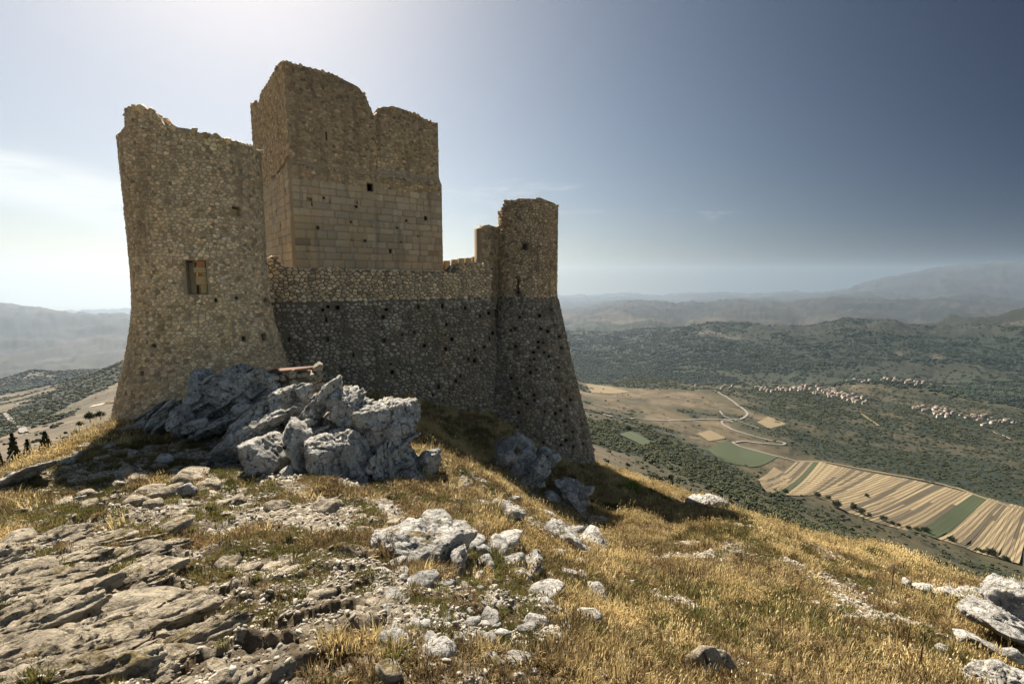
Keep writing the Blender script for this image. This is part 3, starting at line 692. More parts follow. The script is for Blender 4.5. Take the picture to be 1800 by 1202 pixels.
def lay_stones(parent, P, cen, outl, mat, keep=300, name='stone', mass='rubble_masonry', joint=0.018, proud=0.05, rough=0.02, flip=False, tone=None, cen_out=None):
    geo = stones_geo(P, cen, outl, joint, proud, rough)
    S = len(geo); base = np.clip(rng.normal(0.98, 0.24, S), 0.45, 1.7)
    if tone is not None: base *= tone(cen[:, 0], cen[:, 1])
    hue = rng.uniform(-0.06, 0.06, (S, 1)) * np.array([[1, 0, -1.2]])
    tint = np.clip(base[:, None] * (1 + hue), 0.2, 2.2)
    F3 = STONE_F[:, ::-1] if flip else STONE_F
    # size in the picture
    c = geo[:, 24]; dep = c[:, 1] * cp - c[:, 2] * sp
    ext = np.abs(outl[:, :, 0]).max(1) * np.abs(outl[:, :, 1]).max(1) / dep ** 2
    uu, vv = project(c[:, 0], c[:, 1], c[:, 2])
    gq = np.array([1.0] * S)
    order = np.argsort(-ext * gq)
    for i in order[:keep]:
        o = geo[i].mean(0)
        me = mesh_from(name, geo[i] - o, F3, mat, attrs={'tint': np.tile(tint[i], (25, 1))})
        ob = link(name, me, parent); ob.location = tuple(o - np.array(parent.location))
    rest = order[keep:]
    if len(rest):
        vs = geo[rest].reshape(-1, 3) - np.array(parent.location)
        fs = (F3[None] + (np.arange(len(rest)) * 25)[:, None, None]).reshape(-1, 3)
        me = mesh_from(mass, vs, fs, mat, attrs={'tint': np.repeat(tint[rest], 25, 0)})
        link(mass, me, parent, kind='stuff')

def shell(parent, name, P, s_list, z_list, top, th, holes, mat, inner=True, caps=True, wrap=False, flip=False):
    """a wall skin with real openings; holes: (s0,s1,z0,z1,depth or None for right through)"""
    ss = sorted(set([round(x, 5) for x in s_list] + [round(x, 5) for h in holes for x in h[:2]]))
    zs = sorted(set([round(x, 5) for x in z_list] + [round(x, 5) for h in holes for x in h[2:4]]))
    S, Z = np.array(ss), np.array(zs); nS, nZ = len(S), len(Z)
    T = top(S)
    SS, ZZ = np.meshgrid(S, Z, indexing='ij'); ZC = np.minimum(ZZ, T[:, None])
    verts, faces = [], []
    def add(vs):
        k = sum(len(v) for v in verts); verts.append(np.asarray(vs).reshape(-1, 3)); return k
    o0 = add(P(SS.ravel(), ZC.ravel(), np.zeros(SS.size)))
    i0 = add(P(SS.ravel(), ZC.ravel(), np.full(SS.size, -th))) if inner else None
    for i in range(nS - 1):
        for j in range(nZ - 1):
            if Z[j] >= T[i] and Z[j] >= T[i + 1]: continue
            sm_, zm = (S[i] + S[i + 1]) / 2, (Z[j] + Z[j + 1]) / 2
            h = [q for q in holes if q[0] < sm_ < q[1] and q[2] < zm < q[3]]
            a, b_, c, d = i * nZ + j, (i + 1) * nZ + j, (i + 1) * nZ + j + 1, i * nZ + j + 1
            if not h: faces.append((o0 + a, o0 + b_, o0 + c, o0 + d))
            if inner and not (h and h[0][4] is None): faces.append((i0 + a, i0 + d, i0 + c, i0 + b_))
    if inner:
        # crown of the wall, joined outer to inner edge
        tv0 = add(P(S, T, np.zeros(nS))); tv1 = add(P(S, T, np.full(nS, -th)))
        for i in range(nS - 1): faces.append((tv0 + i, tv0 + i + 1, tv1 + i + 1, tv1 + i))
        if caps:
            for i in (0, nS - 1):
                for j in range(nZ - 1):
                    if Z[j] >= T[i]: continue
                    a, d = i * nZ + j, i * nZ + j + 1
                    q = (o0 + a, o0 + d, i0 + d, i0 + a); faces.append(q if i == 0 else q[::-1])
    for (s0, s1, z0, z1, dep) in holes:
        d = -th if dep is None else -dep
        ring = [(s0, z0), (s1, z0), (s1, z1), (s0, z1)]
        A = add(P(np.array([r[0] for r in ring]), np.array([r[1] for r in ring]), np.zeros(4)))
        B = add(P(np.array([r[0] for r in ring]), np.array([r[1] for r in ring]), np.full(4, d)))
        for k in range(4):
            l = (k + 1) % 4; faces.append((A + k, B + k, B + l, A + l))
        if dep is not None: faces.append((B, B + 1, B + 2, B + 3))
    V = np.concatenate(verts) - np.array(parent.location)
    if flip: faces = [f[::-1] for f in faces]
    me = mesh_from(name, V, faces, mat)
    return link(name, me, parent)

def top_from_outline(P, S, outline, zmax):
    """wall-head height along s where the head of the wall meets the surveyed skyline"""
    ou = np.array([p[0] for p in outline], float); ovv = np.array([p[1] for p in outline], float)
    z = np.full(len(S), zmax, float)
    for _ in range(6):
        p = P(S, z, np.zeros(len(S)))
        u, v = project(p[:, 0], p[:, 1], p[:, 2])
        z = ratio(np.interp(u, ou, ovv)) * p[:, 1]
    return z
def drop_near_holes(cen, outl, holes, pad=0.0):
    keep = np.ones(len(cen), bool)
    hx = np.abs(outl[:, :, 0]).max(1) * 0.75; hz_ = np.abs(outl[:, :, 1]).max(1) * 0.75
    for h in holes:
        keep &= ~((cen[:, 0] + hx > h[0] - pad) & (cen[:, 0] - hx < h[1] + pad) & (cen[:, 1] + hz_ > h[2] - pad) & (cen[:, 1] - hz_ < h[3] + pad))
    return cen[keep], outl[keep]

ICO_V = None
def ico(sub):
    import bmesh
    bm = bmesh.new(); bmesh.ops.create_icosphere(bm, subdivisions=sub, radius=1.0)
    v = np.array([x.co[:] for x in bm.verts]); f = np.array([[y.index for y in x.verts] for x in bm.faces]); bm.free()
    return v, f
ICO = {k: ico(k) for k in (1, 2, 3, 4, 5, 6)}
def lumps(centres, sizes, flat=0.75, sub=1, rough=0.35):
    v0, f0 = ICO[sub]; n = len(centres)
    R_ = rng.normal(size=(n, 3, 3)); Q = np.linalg.qr(R_)[0]
    v = v0[None] * (1 + rng.uniform(-rough, rough, (n, len(v0), 1)))
    v = np.einsum('nvi,nij->nvj', v * np.array([1, 0.85, flat])[None, None], Q) * np.asarray(sizes)[:, None, None] + np.asarray(centres)[:, None]
    f = (f0[None] + (np.arange(n) * len(v0))[:, None, None]).reshape(-1, 3)
    return v.reshape(-1, 3), f, len(v0)
def crest(parent, P, s0, s1, top, th, mat, name='coping_rubble', size=(0.09, 0.2), dens=7.0, scale=1.0, tone=1.0):
    L = abs(s1 - s0) * scale; n = max(4, int(L * dens))
    s = rng.uniform(min(s0, s1), max(s0, s1), n); d = -rng.uniform(-0.03, th * 0.8, n)
    z = top(s) - 0.04
    c = P(s, z, d); sz = rng.uniform(*size, n)
    v, f, k = lumps(c, sz)
    tint = np.repeat(np.clip(rng.normal(tone, 0.25, (n, 1)), 0.4, 1.7) * np.ones((1, 3)), k, 0)
    me = mesh_from(name, v - np.array(parent.location), f, mat, attrs={'tint': tint})
    link(name, me, parent, kind='stuff')

# ------------------------------------------------------------------ the left round tower
def tower_surface(cx, cy, zz, rr):
    zz, rr = np.array(zz), np.array(rr)
    def P(s, z, d):
        s, z, d = np.broadcast_arrays(np.asarray(s, float), np.asarray(z, float), np.asarray(d, float))
        r = np.interp(z, zz, rr) + d
        return np.stack([cx + r * np.sin(s), cy - r * np.cos(s), z], -1)
    return P
def px_on(P, u, v, s_lo, s_hi, z_lo, z_hi):
    """surface coordinates of the point seen at column u, row v"""
    s = np.linspace(s_lo, s_hi, 260)[:, None]; z = np.linspace(z_lo, z_hi, 520)[None, :]
    S, Z = np.broadcast_arrays(s, z); p = P(S.ravel(), Z.ravel(), np.zeros(S.size))
    pu, pv_ = project(p[:, 0], p[:, 1], p[:, 2]); dd = (pu - u) ** 2 + (pv_ - v) ** 2
    # nearest front point
    ok = np.where(dd < dd.min() + 6)[0]; k = ok[np.argmin(p[ok, 1])]
    return S.ravel()[k], Z.ravel()[k]
def px_hole(P, u0, u1, v0, v1, rng_, dep):
    a = px_on(P, (u0 + u1) / 2, (v0 + v1) / 2, *rng_)
    l = px_on(P, u0, (v0 + v1) / 2, *rng_); r = px_on(P, u1, (v0 + v1) / 2, *rng_)
    t = px_on(P, (u0 + u1) / 2, v0, *rng_); b_ = px_on(P, (u0 + u1) / 2, v1, *rng_)
    return (min(l[0], r[0]), max(l[0], r[0]), min(t[1], b_[1]), max(t[1], b_[1]), dep)

LT = (-11.38, 18.0)
lt_z = [-8.5, -5.6, -4.4, -3.45, -2.4, -1.6, -0.9, -0.3, 0.6, 7.0]
lt_r = [3.95, 3.25, 2.95, 2.70, 2.43, 2.26, 2.16, 2.12, 2.10, 2.12]
PL = tower_surface(*LT, lt_z, lt_r)
root = empty('round_tower', (LT[0], LT[1], -6.5), 'broad round rubble tower on the left with a large square window and ragged broken rim', 'tower')
lt_out = [(150,215),(209,238),(214,228),(221,222),(221,190),(238,187),(262,194),(280,207),(286,219),(310,224),(330,226),(352,234),(380,238),(400,246),(425,251),(450,262),(458,268),(600,290)]
_S = np.radians(np.linspace(-180, 180, 181))
_tlt = top_from_outline(PL, _S, lt_out, 5.2)
back = np.abs(_S - math.radians(32)) > math.radians(98)      # the gorge side is broken down
face_az = np.degrees(_S) + 32
_tlt[back] = 2.2 + 0.4 * np.sin(_S[back] * 9)
def lt_top(s): return np.interp(np.asarray(s), _S, _tlt)
rgL = (math.radians(-60), math.radians(125), -7, 6)
lt_holes = [px_hole(PL, 329, 366, 458, 516, rgL, None)]
px_s = [(410,424,366,381,None),(265,273,602,610,.5),(426,434,589,598,.5),(461,470,585,597,.5),(379,384,523,529,.45),(415,420,520,525,.4),(466,473,524,532,.4),(245,252,650,659,.45),(333,336,552,556,.3)]
for h in px_s: lt_holes.append(px_hole(PL, *h[:4], rgL, h[4]))
shell(root, 'wall', PL, list(np.radians(np.linspace(-180, 180, 121))), list(np.linspace(-7.5, 7.0, 60)), lt_top, 0.85, lt_holes, M['mortar'], caps=False)
# stones
rs = 2.3
def PLs(s, z, d): return PL(np.asarray(s) / rs, z, d)
cen, outl = stone_templates(0.15, 0.088, math.radians(-75) * rs, math.radians(138) * rs, -6.4, 6.4, ky=1.25)
k = cen[:, 1] < lt_top(cen[:, 0] / rs) - 0.02
cen, outl = cen[k], outl[k]
cen, outl = drop_near_holes(cen, outl, [(h[0] * rs, h[1] * rs, h[2], h[3]) for h in lt_holes], 0.0)
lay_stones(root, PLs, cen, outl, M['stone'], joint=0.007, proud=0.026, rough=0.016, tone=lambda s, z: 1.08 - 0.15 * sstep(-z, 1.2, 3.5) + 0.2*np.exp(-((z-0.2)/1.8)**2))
crest(root, PLs, math.radians(-70) * rs, math.radians(135) * rs, lambda s: lt_top(s / rs), 0.8, M['stone'], dens=16, size=(0.08, 0.17))
# window of dressed blocks set in the through opening
wh = lt_holes[0]
win = link('window', None, root) if False else None
def block_mesh(P, s0, s1, z0, z1, d0, d1, org):
    c = [(s0, z0, d1), (s1, z0, d1), (s1, z1, d1), (s0, z1, d1), (s0, z0, d0), (s1, z0, d0), (s1, z1, d0), (s0, z1, d0)]
    c = np.array(c); p = P(c[:, 0], c[:, 1], c[:, 2]) - org
    return p, np.array([(0, 1, 2, 3), (5, 4, 7, 6), (4, 0, 3, 7), (1, 5, 6, 2), (3, 2, 6, 7), (4, 5, 1, 0)])
def add_block(parent, name, P, s0, s1, z0, z1, d0, d1, mat):
    p, f = block_mesh(P, s0, s1, z0, z1, d0, d1, np.array(parent.location))
    o = link(name, mesh_from(name, p, f, mat), parent)
    mod = o.modifiers.new('worn_edges', 'BEVEL'); mod.width = 0.012; mod.segments = 2
    return o
s0, s1, z0, z1, _d = wh; ws = s1 - s0; hs = z1 - z0
add_block(root, 'window_lintel', PL, s0 + ws * 0.34, s1 - 0.002, z1 - hs * 0.36, z1 - hs * 0.20, -0.62, -0.10, M['dressed'])
add_block(root, 'window_jamb', PL, s0 + ws * 0.40, s1 - 0.002, z1 - hs * 0.72, z1 - hs * 0.47, -0.66, -0.16, M['dressed'])
add_block(root, 'window_jamb', PL, s0 + ws * 0.62, s1 - 0.002, z1 - hs * 0.99, z1 - hs * 0.73, -0.70, -0.20, M['dressed'])
add_block(root, 'window_jamb', PL, s0 + ws * 0.78, s1 - 0.002, z1 - hs * 0.465, z1 - hs * 0.365, -0.60, -0.14, M['dressed'])
add_block(root, 'window_sill', PL, s0 + ws * 0.02, s0 + ws * 0.38, z0 + 0.002, z1 - hs * 0.05, -0.80, -0.32, M['mortar'])
h = lt_holes[1]
add_block(root, 'loophole_block', PL, h[0] + (h[1] - h[0]) * .3, h[1] - .002, h[2] + .02, h[3] - .05, -0.7, -0.14, M['dressed'])

# ------------------------------------------------------------------ the keep
def wall_surface(p0, d, nrm, prof=None):
    """plane wall: s metres along d from p0, d outward along nrm; prof(z) = outward shift"""
    def P(s, z, dd):
        s, z, dd = np.broadcast_arrays(np.asarray(s, float), np.asarray(z, float), np.asarray(dd, float))
        off = dd + (prof(z) if prof else 0)
        return np.stack([p0[0] + d[0] * s + nrm[0] * off, p0[1] + d[1] * s + nrm[1] * off, z], -1)
    return P
KA_ = math.atan2(5.4, 7.3); kd = np.array([math.cos(KA_), math.sin(KA_)]); kn = np.array([kd[1], -kd[0]])   # along the front, outward
K0 = np.array([ray(513, 350)[0] * 27.0, 27.0]); KL = 9.1; KS = 10.6
LEDGE = 6.4
def kprof(z): return 0.13 * (1 - sstep(np.asarray(z), LEDGE - 0.06, LEDGE + 0.02))
PK0 = wall_surface(K0, kd, kn, kprof)
STEP = None
def PK(s, z, dd):                                                      # front face; right of the notch the upper wall stands back
    s, z, dd = np.broadcast_arrays(np.asarray(s, float), np.asarray(z, float), np.asarray(dd, float))
    if STEP is None: return PK0(s, z, dd)
    return PK0(s, z, dd - 0.22 * sstep(s, STEP - 0.03, STEP + 0.03) * sstep(z, LEDGE - 0.05, LEDGE + 0.3))
PKs = wall_surface(K0 + (-kn) * KS, kn, -kd, kprof)                    # left side face, s runs back to front
PKr = wall_surface(K0 + kd * KL, -kn, kd, kprof)                       # right side
PKb = wall_surface(K0 + kd * KL - kn * KS, -kd, -kn, kprof)            # rear
root = empty('keep', (K0[0], K0[1], -2.0), 'tall square keep rising behind the curtain wall, its broken top notched at the right', 'keep')
k_out = [(480,106),(505,110),(520,114),(540,119),(565,125),(590,133),(610,143),(630,153),(643,170),(652,192),(657,204),(661,206),(664,193),(675,188),(700,189),(718,196),(740,206),(757,215),(775,217)]
def frange(a, b_, n): return list(np.linspace(a, b_, n))
STEP = None; _st = px_on(PK, 664, 240, 0, KL, 5, 12)[0]; STEP = _st
_sk = np.linspace(0, KL, 120); _tk = top_from_outline(PK, _sk, k_out, 11)
def k_top(s): return np.interp(np.asarray(s), _sk, _tk)
ks_out = [(440,182),(455,180),(458,165),(470,148),(485,122),(493,110),(500,108),(520,112)]
_ss = np.linspace(0, KS, 90); _ts = top_from_outline(PKs, _ss, ks_out, 11)
def ks_top(s): return np.interp(np.asarray(s), _ss, _ts)
rgK = (0, KL, 0, 13)
k_holes = [px_hole(PK, 573.5, 577, 230, 246, rgK, None), px_hole(PK, 647, 658, 321, 336, rgK, 0.9)]
for (u, v_, a, b_) in [(546,350,9,6),(551,358,5,5),(571,347,5,4),(579,353,6,5),(607,351,5,6),(628,362,5,5),(632,355,7,5),(638,368,4,4),(619,389,4,4),(560,400,6,6),(716,387,4,4),(750,383,6,8),(700,399,4,4),(643,422,6,5),(688,440,5,7),(737,415,3,3),(706,425,3,3),(621,421,3,3),(508,136,6,6),(537,160,5,5),(543,440,4,3)]:
    k_holes.append(px_hole(PK, u - a / 2, u + a / 2, v_ - b_ / 2, v_ + b_ / 2, rgK, 0.28))
shell(root, 'front_wall', PK, frange(0, KL, 60) + [STEP - 0.03, STEP + 0.03], frange(-1, 12.6, 50), k_top, 1.25, k_holes, M['mortar'])
rgS = (0, KS, 0, 13)
ks_holes = []
for (u, v_, a, b_) in [(480,310,4,4),(487,302,5,4),(494,293,5,4),(499,286,5,4),(500,336,3,4),(486,336,2,3),(501,371,2,3),(491,396,3,5),(501,418,2,3),(489,419,2,3),(484,371,3,3),(476,312,3,3),(487,235,2,8)]:
    ks_holes.append(px_hole(PKs, u - a / 2, u + a / 2, v_ - b_ / 2, v_ + b_ / 2, rgS, 0.28))
shell(root, 'side_wall', PKs, frange(0.0, KS - 0.002, 50), frange(-1, 12.6, 50), ks_top, 1.25, ks_holes, M['mortar'])
def low(zt, amp):
    return lambda s: zt + amp * (fbm(np.asarray(s, float) * 0.9 + 3, np.zeros(np.shape(s)) + zt, oct=3) - 0.5)
rt = low(8.0, 1.0)
def kr_top(s):
    s = np.asarray(s, float); return np.maximum(rt(s) - 0.12 * s, float(_tk[-1]) - 1.6 * s)
shell(root, 'rear_side_wall', PKr, frange(0.30, KS, 40), frange(-1, 11.5, 20), kr_top, 1.25, [], M['mortar'])
shell(root, 'rear_wall', PKb, frange(0, KL, 40), frange(-1, 10, 20), low(7.0, 1.2), 1.25, [], M['mortar'])
# rubble above the ledge, squared blocks below
ASH = 5.55
def k_rubble(P, L, top, holes, zlo, keep, w=0.22, h=0.125, tone=None, mat='stone_dark'):
    cen, outl = stone_templates(w, h, 0.06, L - 0.06, zlo, 12.4, ky=1.25)
    k = cen[:, 1] < top(cen[:, 0]) - 0.03; cen, outl = cen[k], outl[k]
    k = np.abs(cen[:, 1] - LEDGE) > 0.035; cen, outl = cen[k], outl[k]
    cen, outl = drop_near_holes(cen, outl, holes)
    lay_stones(root, P, cen, outl, M[mat], keep=keep, joint=0.012, proud=0.04, rough=0.018, tone=tone)
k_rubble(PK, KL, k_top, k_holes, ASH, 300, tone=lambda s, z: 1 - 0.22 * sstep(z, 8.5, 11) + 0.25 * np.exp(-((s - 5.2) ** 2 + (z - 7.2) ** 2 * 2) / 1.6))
k_rubble(PKs, KS, ks_top, ks_holes, ASH, 0, mat='stone')
crest(root, PK, 0, KL, k_top, 1.1, M['stone_dark'], dens=14, size=(0.09, 0.19))
crest(root, PKs, 0, KS, ks_top, 1.1, M['stone_dark'], dens=12, size=(0.09, 0.19))
def ashlar(P, L, z0, z1, holes, holds, rowh=0.40, wid=0.70, flip=False, tone=1.0):
    z = z0; nb = 0
    while z < z1 - 0.1:
        hh = rowh * random.uniform(0.82, 1.18); hh = min(hh, z1 - z)
        s = 0.0
        while s < L - 0.02:
            ww = wid * random.uniform(0.5, 1.4); ww = ww if L - s - ww > 0.3 else L - s
            cell = [(s, s + ww)]
            hit = [h for h in holes if h[0] < s + ww and h[1] > s and h[2] < z + hh and h[3] > z]
            if hit:                                            # the stone is broken where the hole is
                h = hit[0]; cell = [c for c in ((s, h[0] - 0.01), (h[1] + 0.01, s + ww)) if c[1] - c[0] > 0.12]
            for a, b_ in cell:
                g = 0.011; pr = random.uniform(0.02, 0.055)
                A = np.array([(a + g, z + g), (b_ - g, z + g), (b_ - g, z + hh - g), (a + g, z + hh - g)]) + rng.uniform(-.016, .016, (4, 2))
                e = 0.03; ctr = A.mean(0); In = A + np.sign(ctr - A) * e
                Q = np.concatenate([P(A[:, 0], A[:, 1], np.full(4, -0.05)), P(A[:, 0], A[:, 1], np.full(4, pr - 0.018)), P(In[:, 0], In[:, 1], pr + rng.uniform(-.006, .006, 4))])
                org = Q.mean(0); fc = []
                for r in (0, 4):
                    for i in range(4): fc.append((r + i, r + (i + 1) % 4, r + 4 + (i + 1) % 4, r + 4 + i))
                fc.append((8, 9, 10, 11))
                tn = np.clip(random.gauss(tone, 0.11), 0.5, 1.5) * (1 + np.array([1, 0, -1]) * random.uniform(-.04, .04))
                me = mesh_from('ashlar_block', Q - org, fc, M['ashlar'], attrs={'tint': np.tile(tn, (12, 1))})
                o = link('ashlar_block', me, holds); o.location = tuple(org - np.array(holds.location)); nb += 1
            s += ww
        z += hh
ashlar(PK, KL, 0.35, ASH, k_holes, root, tone=0.92)
ashlar(PKs, KS, 0.35, ASH + 0.5, ks_holes, root, rowh=0.44, wid=0.85, tone=1.3)

# ------------------------------------------------------------------ the curtain wall between the towers
cd = np.array([math.cos(KA_), math.sin(KA_)]); cn = np.array([cd[1], -cd[0]])
C0 = np.array([-9.9, 20.5]) - cd * 1.6; CLn = 12.6
SEAM = -0.86
def cprof(z):
    z = np.asarray(z, float); return np.where(z < SEAM, 0.05 + (SEAM - z) * 0.13, 0.0) - 0.0
PC = wall_surface(C0, cd, cn, cprof)
root = empty('curtain_wall', (C0[0] + cd[0] * 6, C0[1] + cd[1] * 6, -6.5), 'long ruined rubble curtain wall joining the two round towers, dark sloping base, paler top', 'wall')
c_out = [(440,470),(484,450),(488,462),(500,470),(530,472),(560,471),(600,472),(640,475),(700,476),(760,478),(785,480),(800,476),(808,466),(825,462),(842,462),(850,466),(866,468),(900,470)]
_sc = np.linspace(0, CLn, 200); _tc = top_from_outline(PC, _sc, c_out, 0.7) + 0.10 * (vnoise(_sc * 4.5, _sc * 0) - 0.5)
def c_top(s): return np.interp(np.asarray(s), _sc, _tc)
rgC = (0, CLn, -9, 2); c_holes = []
random.seed(21)
for i in range(46):
    u, v_ = random.uniform(508, 880), random.uniform(532, 700)
    if u < 560 + (v_ - 530) * 0.0 and random.random() < 0.2: continue
    a, b_ = random.uniform(3, 7), random.uniform(4, 8)
    hh = px_hole(PC, u - a / 2, u + a / 2, v_ - b_ / 2, v_ + b_ / 2, rgC, random.uniform(0.15, 0.4))
    if all(hh[1] < q[0] - .05 or hh[0] > q[1] + .05 or hh[3] < q[2] - .05 or hh[2] > q[3] + .05 for q in c_holes): c_holes.append(hh)
cz = sorted(set(frange(-9.5, 1.6, 60) + [SEAM - 0.001, SEAM + 0.001]))
shell(root, 'wall', PC, frange(0, CLn, 90), cz, c_top, 1.1, c_holes, M['mortar_dark'])
cen, outl = stone_templates(0.235, 0.135, 0.02, CLn - 0.05, SEAM, 1.5, ky=1.35)
k = cen[:, 1] < c_top(cen[:, 0]) - 0.02; cen, outl = cen[k], outl[k]
lay_stones(root, PC, cen, outl, M['stone'], keep=300, joint=0.016, proud=0.05, rough=0.02, tone=lambda s, z: 1.0 + 0.0 * z)
cen, outl = stone_templates(0.22, 0.135, 0.02, CLn - 0.05, -9.0, SEAM - 0.02, ky=1.3)
# patches where the facing has fallen
ero = fbm(cen[:, 0] * 0.9, cen[:, 1] * 0.9, oct=4)
miss = (ero > 0.60 + 0.08 * sstep(cen[:, 0], 3, 6)) & (rng.uniform(size=len(cen)) < 0.45)
miss |= rng.uniform(size=len(cen)) < 0.05
cen, outl = cen[~miss], outl[~miss]
cen, outl = drop_near_holes(cen, outl, c_holes)
lay_stones(root, PC, cen, outl, M['stone_grey'], keep=0, mass='rubble_facing', joint=0.022, proud=0.08, rough=0.03, tone=lambda s, z: 0.92 + 0.75 * np.exp(-(SEAM - z) / (0.10 + 0.5 * fbm(s * 1.3, s * 0 + 2.0, oct=3) ** 3)))
crest(root, PC, 0, CLn, c_top, 0.9, M['stone'], dens=18, size=(0.07, 0.16))

# ------------------------------------------------------------------ the right round tower with its stub of wall
RT = (0.92, 28.4)
rt_z = [-14, -10.9, -9.0, -6.9, -4.3, -2.2, -0.95, -0.7, 8]
rt_r = [4.75, 4.10, 3.72, 3.16, 2.50, 2.02, 1.74, 1.68, 1.68]
PR = tower_surface(*RT, rt_z, rt_r)
root = empty('round_tower', (RT[0], RT[1], -12.0), 'slender round tower at the right end of the castle, widening into a steep sloping base', 'tower')
r_out = [(800,420),(872,396),(874,378),(884,364),(888,352),(905,352),(912,349),(942,350),(948,347),(960,352),(974,357),(985,365),(1100,370)]
_Sr = np.radians(np.linspace(-180, 180, 181)); _Tr = top_from_outline(PR, _Sr, r_out, 5.0)
_Tr[np.abs(_Sr) > math.radians(100)] = 3.4
def r_top(s): return np.interp(np.asarray(s), _Sr, _Tr)
rgR = (math.radians(-100), math.radians(100), -12, 6)
r_holes = [px_hole(PR, 916.5, 924, 428, 438, rgR, None), px_hole(PR, 907.5, 910, 489, 511, rgR, None), px_hole(PR, 906, 911.5, 511, 517, rgR, None)]
random.seed(5)
for i in range(90):
    u, v_ = random.uniform(892, 1030), random.uniform(540, 790)
    if (u - 977) / 70 > (v_ - 520) / 295 - 0.08: continue
    a = random.uniform(3, 6)
    try: hh = px_hole(PR, u - a / 2, u + a / 2, v_ - a / 2, v_ + a / 2, rgR, 0.3)
    except Exception: continue
    if hh[1] - hh[0] < 0.02 or hh[1] - hh[0] > 0.3: continue
    if all(hh[1] < q[0] - .03 or hh[0] > q[1] + .03 or hh[3] < q[2] - .05 or hh[2] > q[3] + .05 for q in r_holes): r_holes.append(hh)
rz = sorted(set(frange(-13.5, 5.6, 80) + [-0.95, -0.7]))
shell(root, 'wall', PR, list(np.radians(np.linspace(-180, 180, 121))), rz, r_top, 0.75, r_holes, M['mortar_dark'], caps=False)
rs2 = 1.75
def PRs(s, z, d): return PR(np.asarray(s) / rs2, z, d)
cen, outl = stone_templates(0.19, 0.115, math.radians(-115) * rs2, math.radians(115) * rs2, -0.9, 5.4, ky=1.3)
k = cen[:, 1] < r_top(cen[:, 0] / rs2) - 0.02; cen, outl = cen[k], outl[k]
hl = [(h[0] * rs2, h[1] * rs2, h[2], h[3]) for h in r_holes]
cen, outl = drop_near_holes(cen, outl, hl)
lay_stones(root, PRs, cen, outl, M['stone_dark'], keep=0, joint=0.012, proud=0.035, rough=0.015, tone=lambda s, z: 1.05 + 0.25 * np.exp(-((z + 0.2) / 0.7) ** 2))
# the base widens, so the stones are laid on the mean radius of three bands
bounds = [-12.5, -8.6, -4.6, -0.93]
for bi in range(3):
    za, zb_ = bounds[bi], bounds[bi + 1]; rm = float(np.interp((za + zb_) / 2, rt_z, rt_r))
    def PB(s, z, d, rm=rm): return PR(np.asarray(s) / rm, z, d)
    cen, outl = stone_templates(0.235, 0.145, math.radians(-105) * rm, math.radians(118) * rm, za, zb_, ky=1.3)
    hl = [(h[0] * rm, h[1] * rm, h[2], h[3]) for h in r_holes]
    k = rng.uniform(size=len(cen)) > 0.045; cen, outl = cen[k], outl[k]
    cen, outl = drop_near_holes(cen, outl, hl)
    lay_stones(root, PB, cen, outl, M['stone_grey'], keep=150 if bi > 0 else 0, mass='rubble_facing', joint=0.016, proud=0.055, rough=0.025, tone=lambda s, z: 0.80 + 0.0 * z)
crest(root, PRs, math.radians(-110) * rs2, math.radians(110) * rs2, lambda s: r_top(s / rs2), 0.7, M['stone_dark'], dens=16, size=(0.06, 0.13))
# stub of the former wall standing against the tower
SB0 = np.array([ray(846, 440)[0] * 27.3, 27.3]); sd = np.array([0.80, 0.60]); sn = np.array([0.60, -0.80])
PS = wall_surface(SB0, sd, sn)
s_out = [(800,400),(846,401),(851,396),(862,396),(872,399),(900,399)]
_s5 = np.linspace(0, 1.6, 20); _t5 = top_from_outline(PS, _s5, s_out, 3.2)
def s_top(s): return np.interp(np.asarray(s), _s5, _t5)
shell(root, 'wall_stub', PS, frange(0, 1.6, 14), frange(-2.5, 3.6, 24), s_top, 0.7, [], M['mortar'])
cen, outl = stone_templates(0.22, 0.15, 0.03, 1.6, -0.9, 3.4, ky=1.2)
k = cen[:, 1] < s_top(cen[:, 0]) - 0.02; cen, outl = cen[k], outl[k]
lay_stones(root, PS, cen, outl, M['stone_dark'], keep=0, mass='stub_masonry', joint=0.012, proud=0.035, rough=0.015)
crest(root, PS, 0, 1.5, s_top, 0.6, M['stone_dark'], name='stub_rubble', dens=14, size=(0.06, 0.13))

# ------------------------------------------------------------------ battlements of the far wall, seen between keep and right tower
B0 = np.array([ray(768, 465)[0] * 34.5, 34.5]); bd = np.array([0.86, 0.51]); bd = bd / np.linalg.norm(bd); bnn = np.array([bd[1], -bd[0]])
PBt = wall_surface(B0, bd, bnn)
root = empty('battlement_wall', (B0[0], B0[1], -1.0), 'sunny row of low merlons seen between the keep and the slender right tower', 'wall')
zb0 = ratio(478) * 34.5
shell(root, 'wall', PBt, frange(-0.5, 4.6, 20), frange(-3, 0.7, 8), lambda s: np.full(np.shape(s), zb0 + 0.12), 0.6, [], M['stone'])
for i, (ua, ub, vt) in enumerate([(773,782,458),(783,795,457),(798,808,455),(810,820,453),(822,832,452),(834,842,450),(844,854,450)]):
    sa = px_on(PBt, ua + 1, vt, -0.5, 5, -1, 3); sb = px_on(PBt, ub - 1.5, vt, -0.5, 5, -1, 3)
    o = add_block(root, 'merlon', PBt, sa[0], sb[0], zb0 + 0.1, sa[1], -0.5, 0.03, M['dressed'])

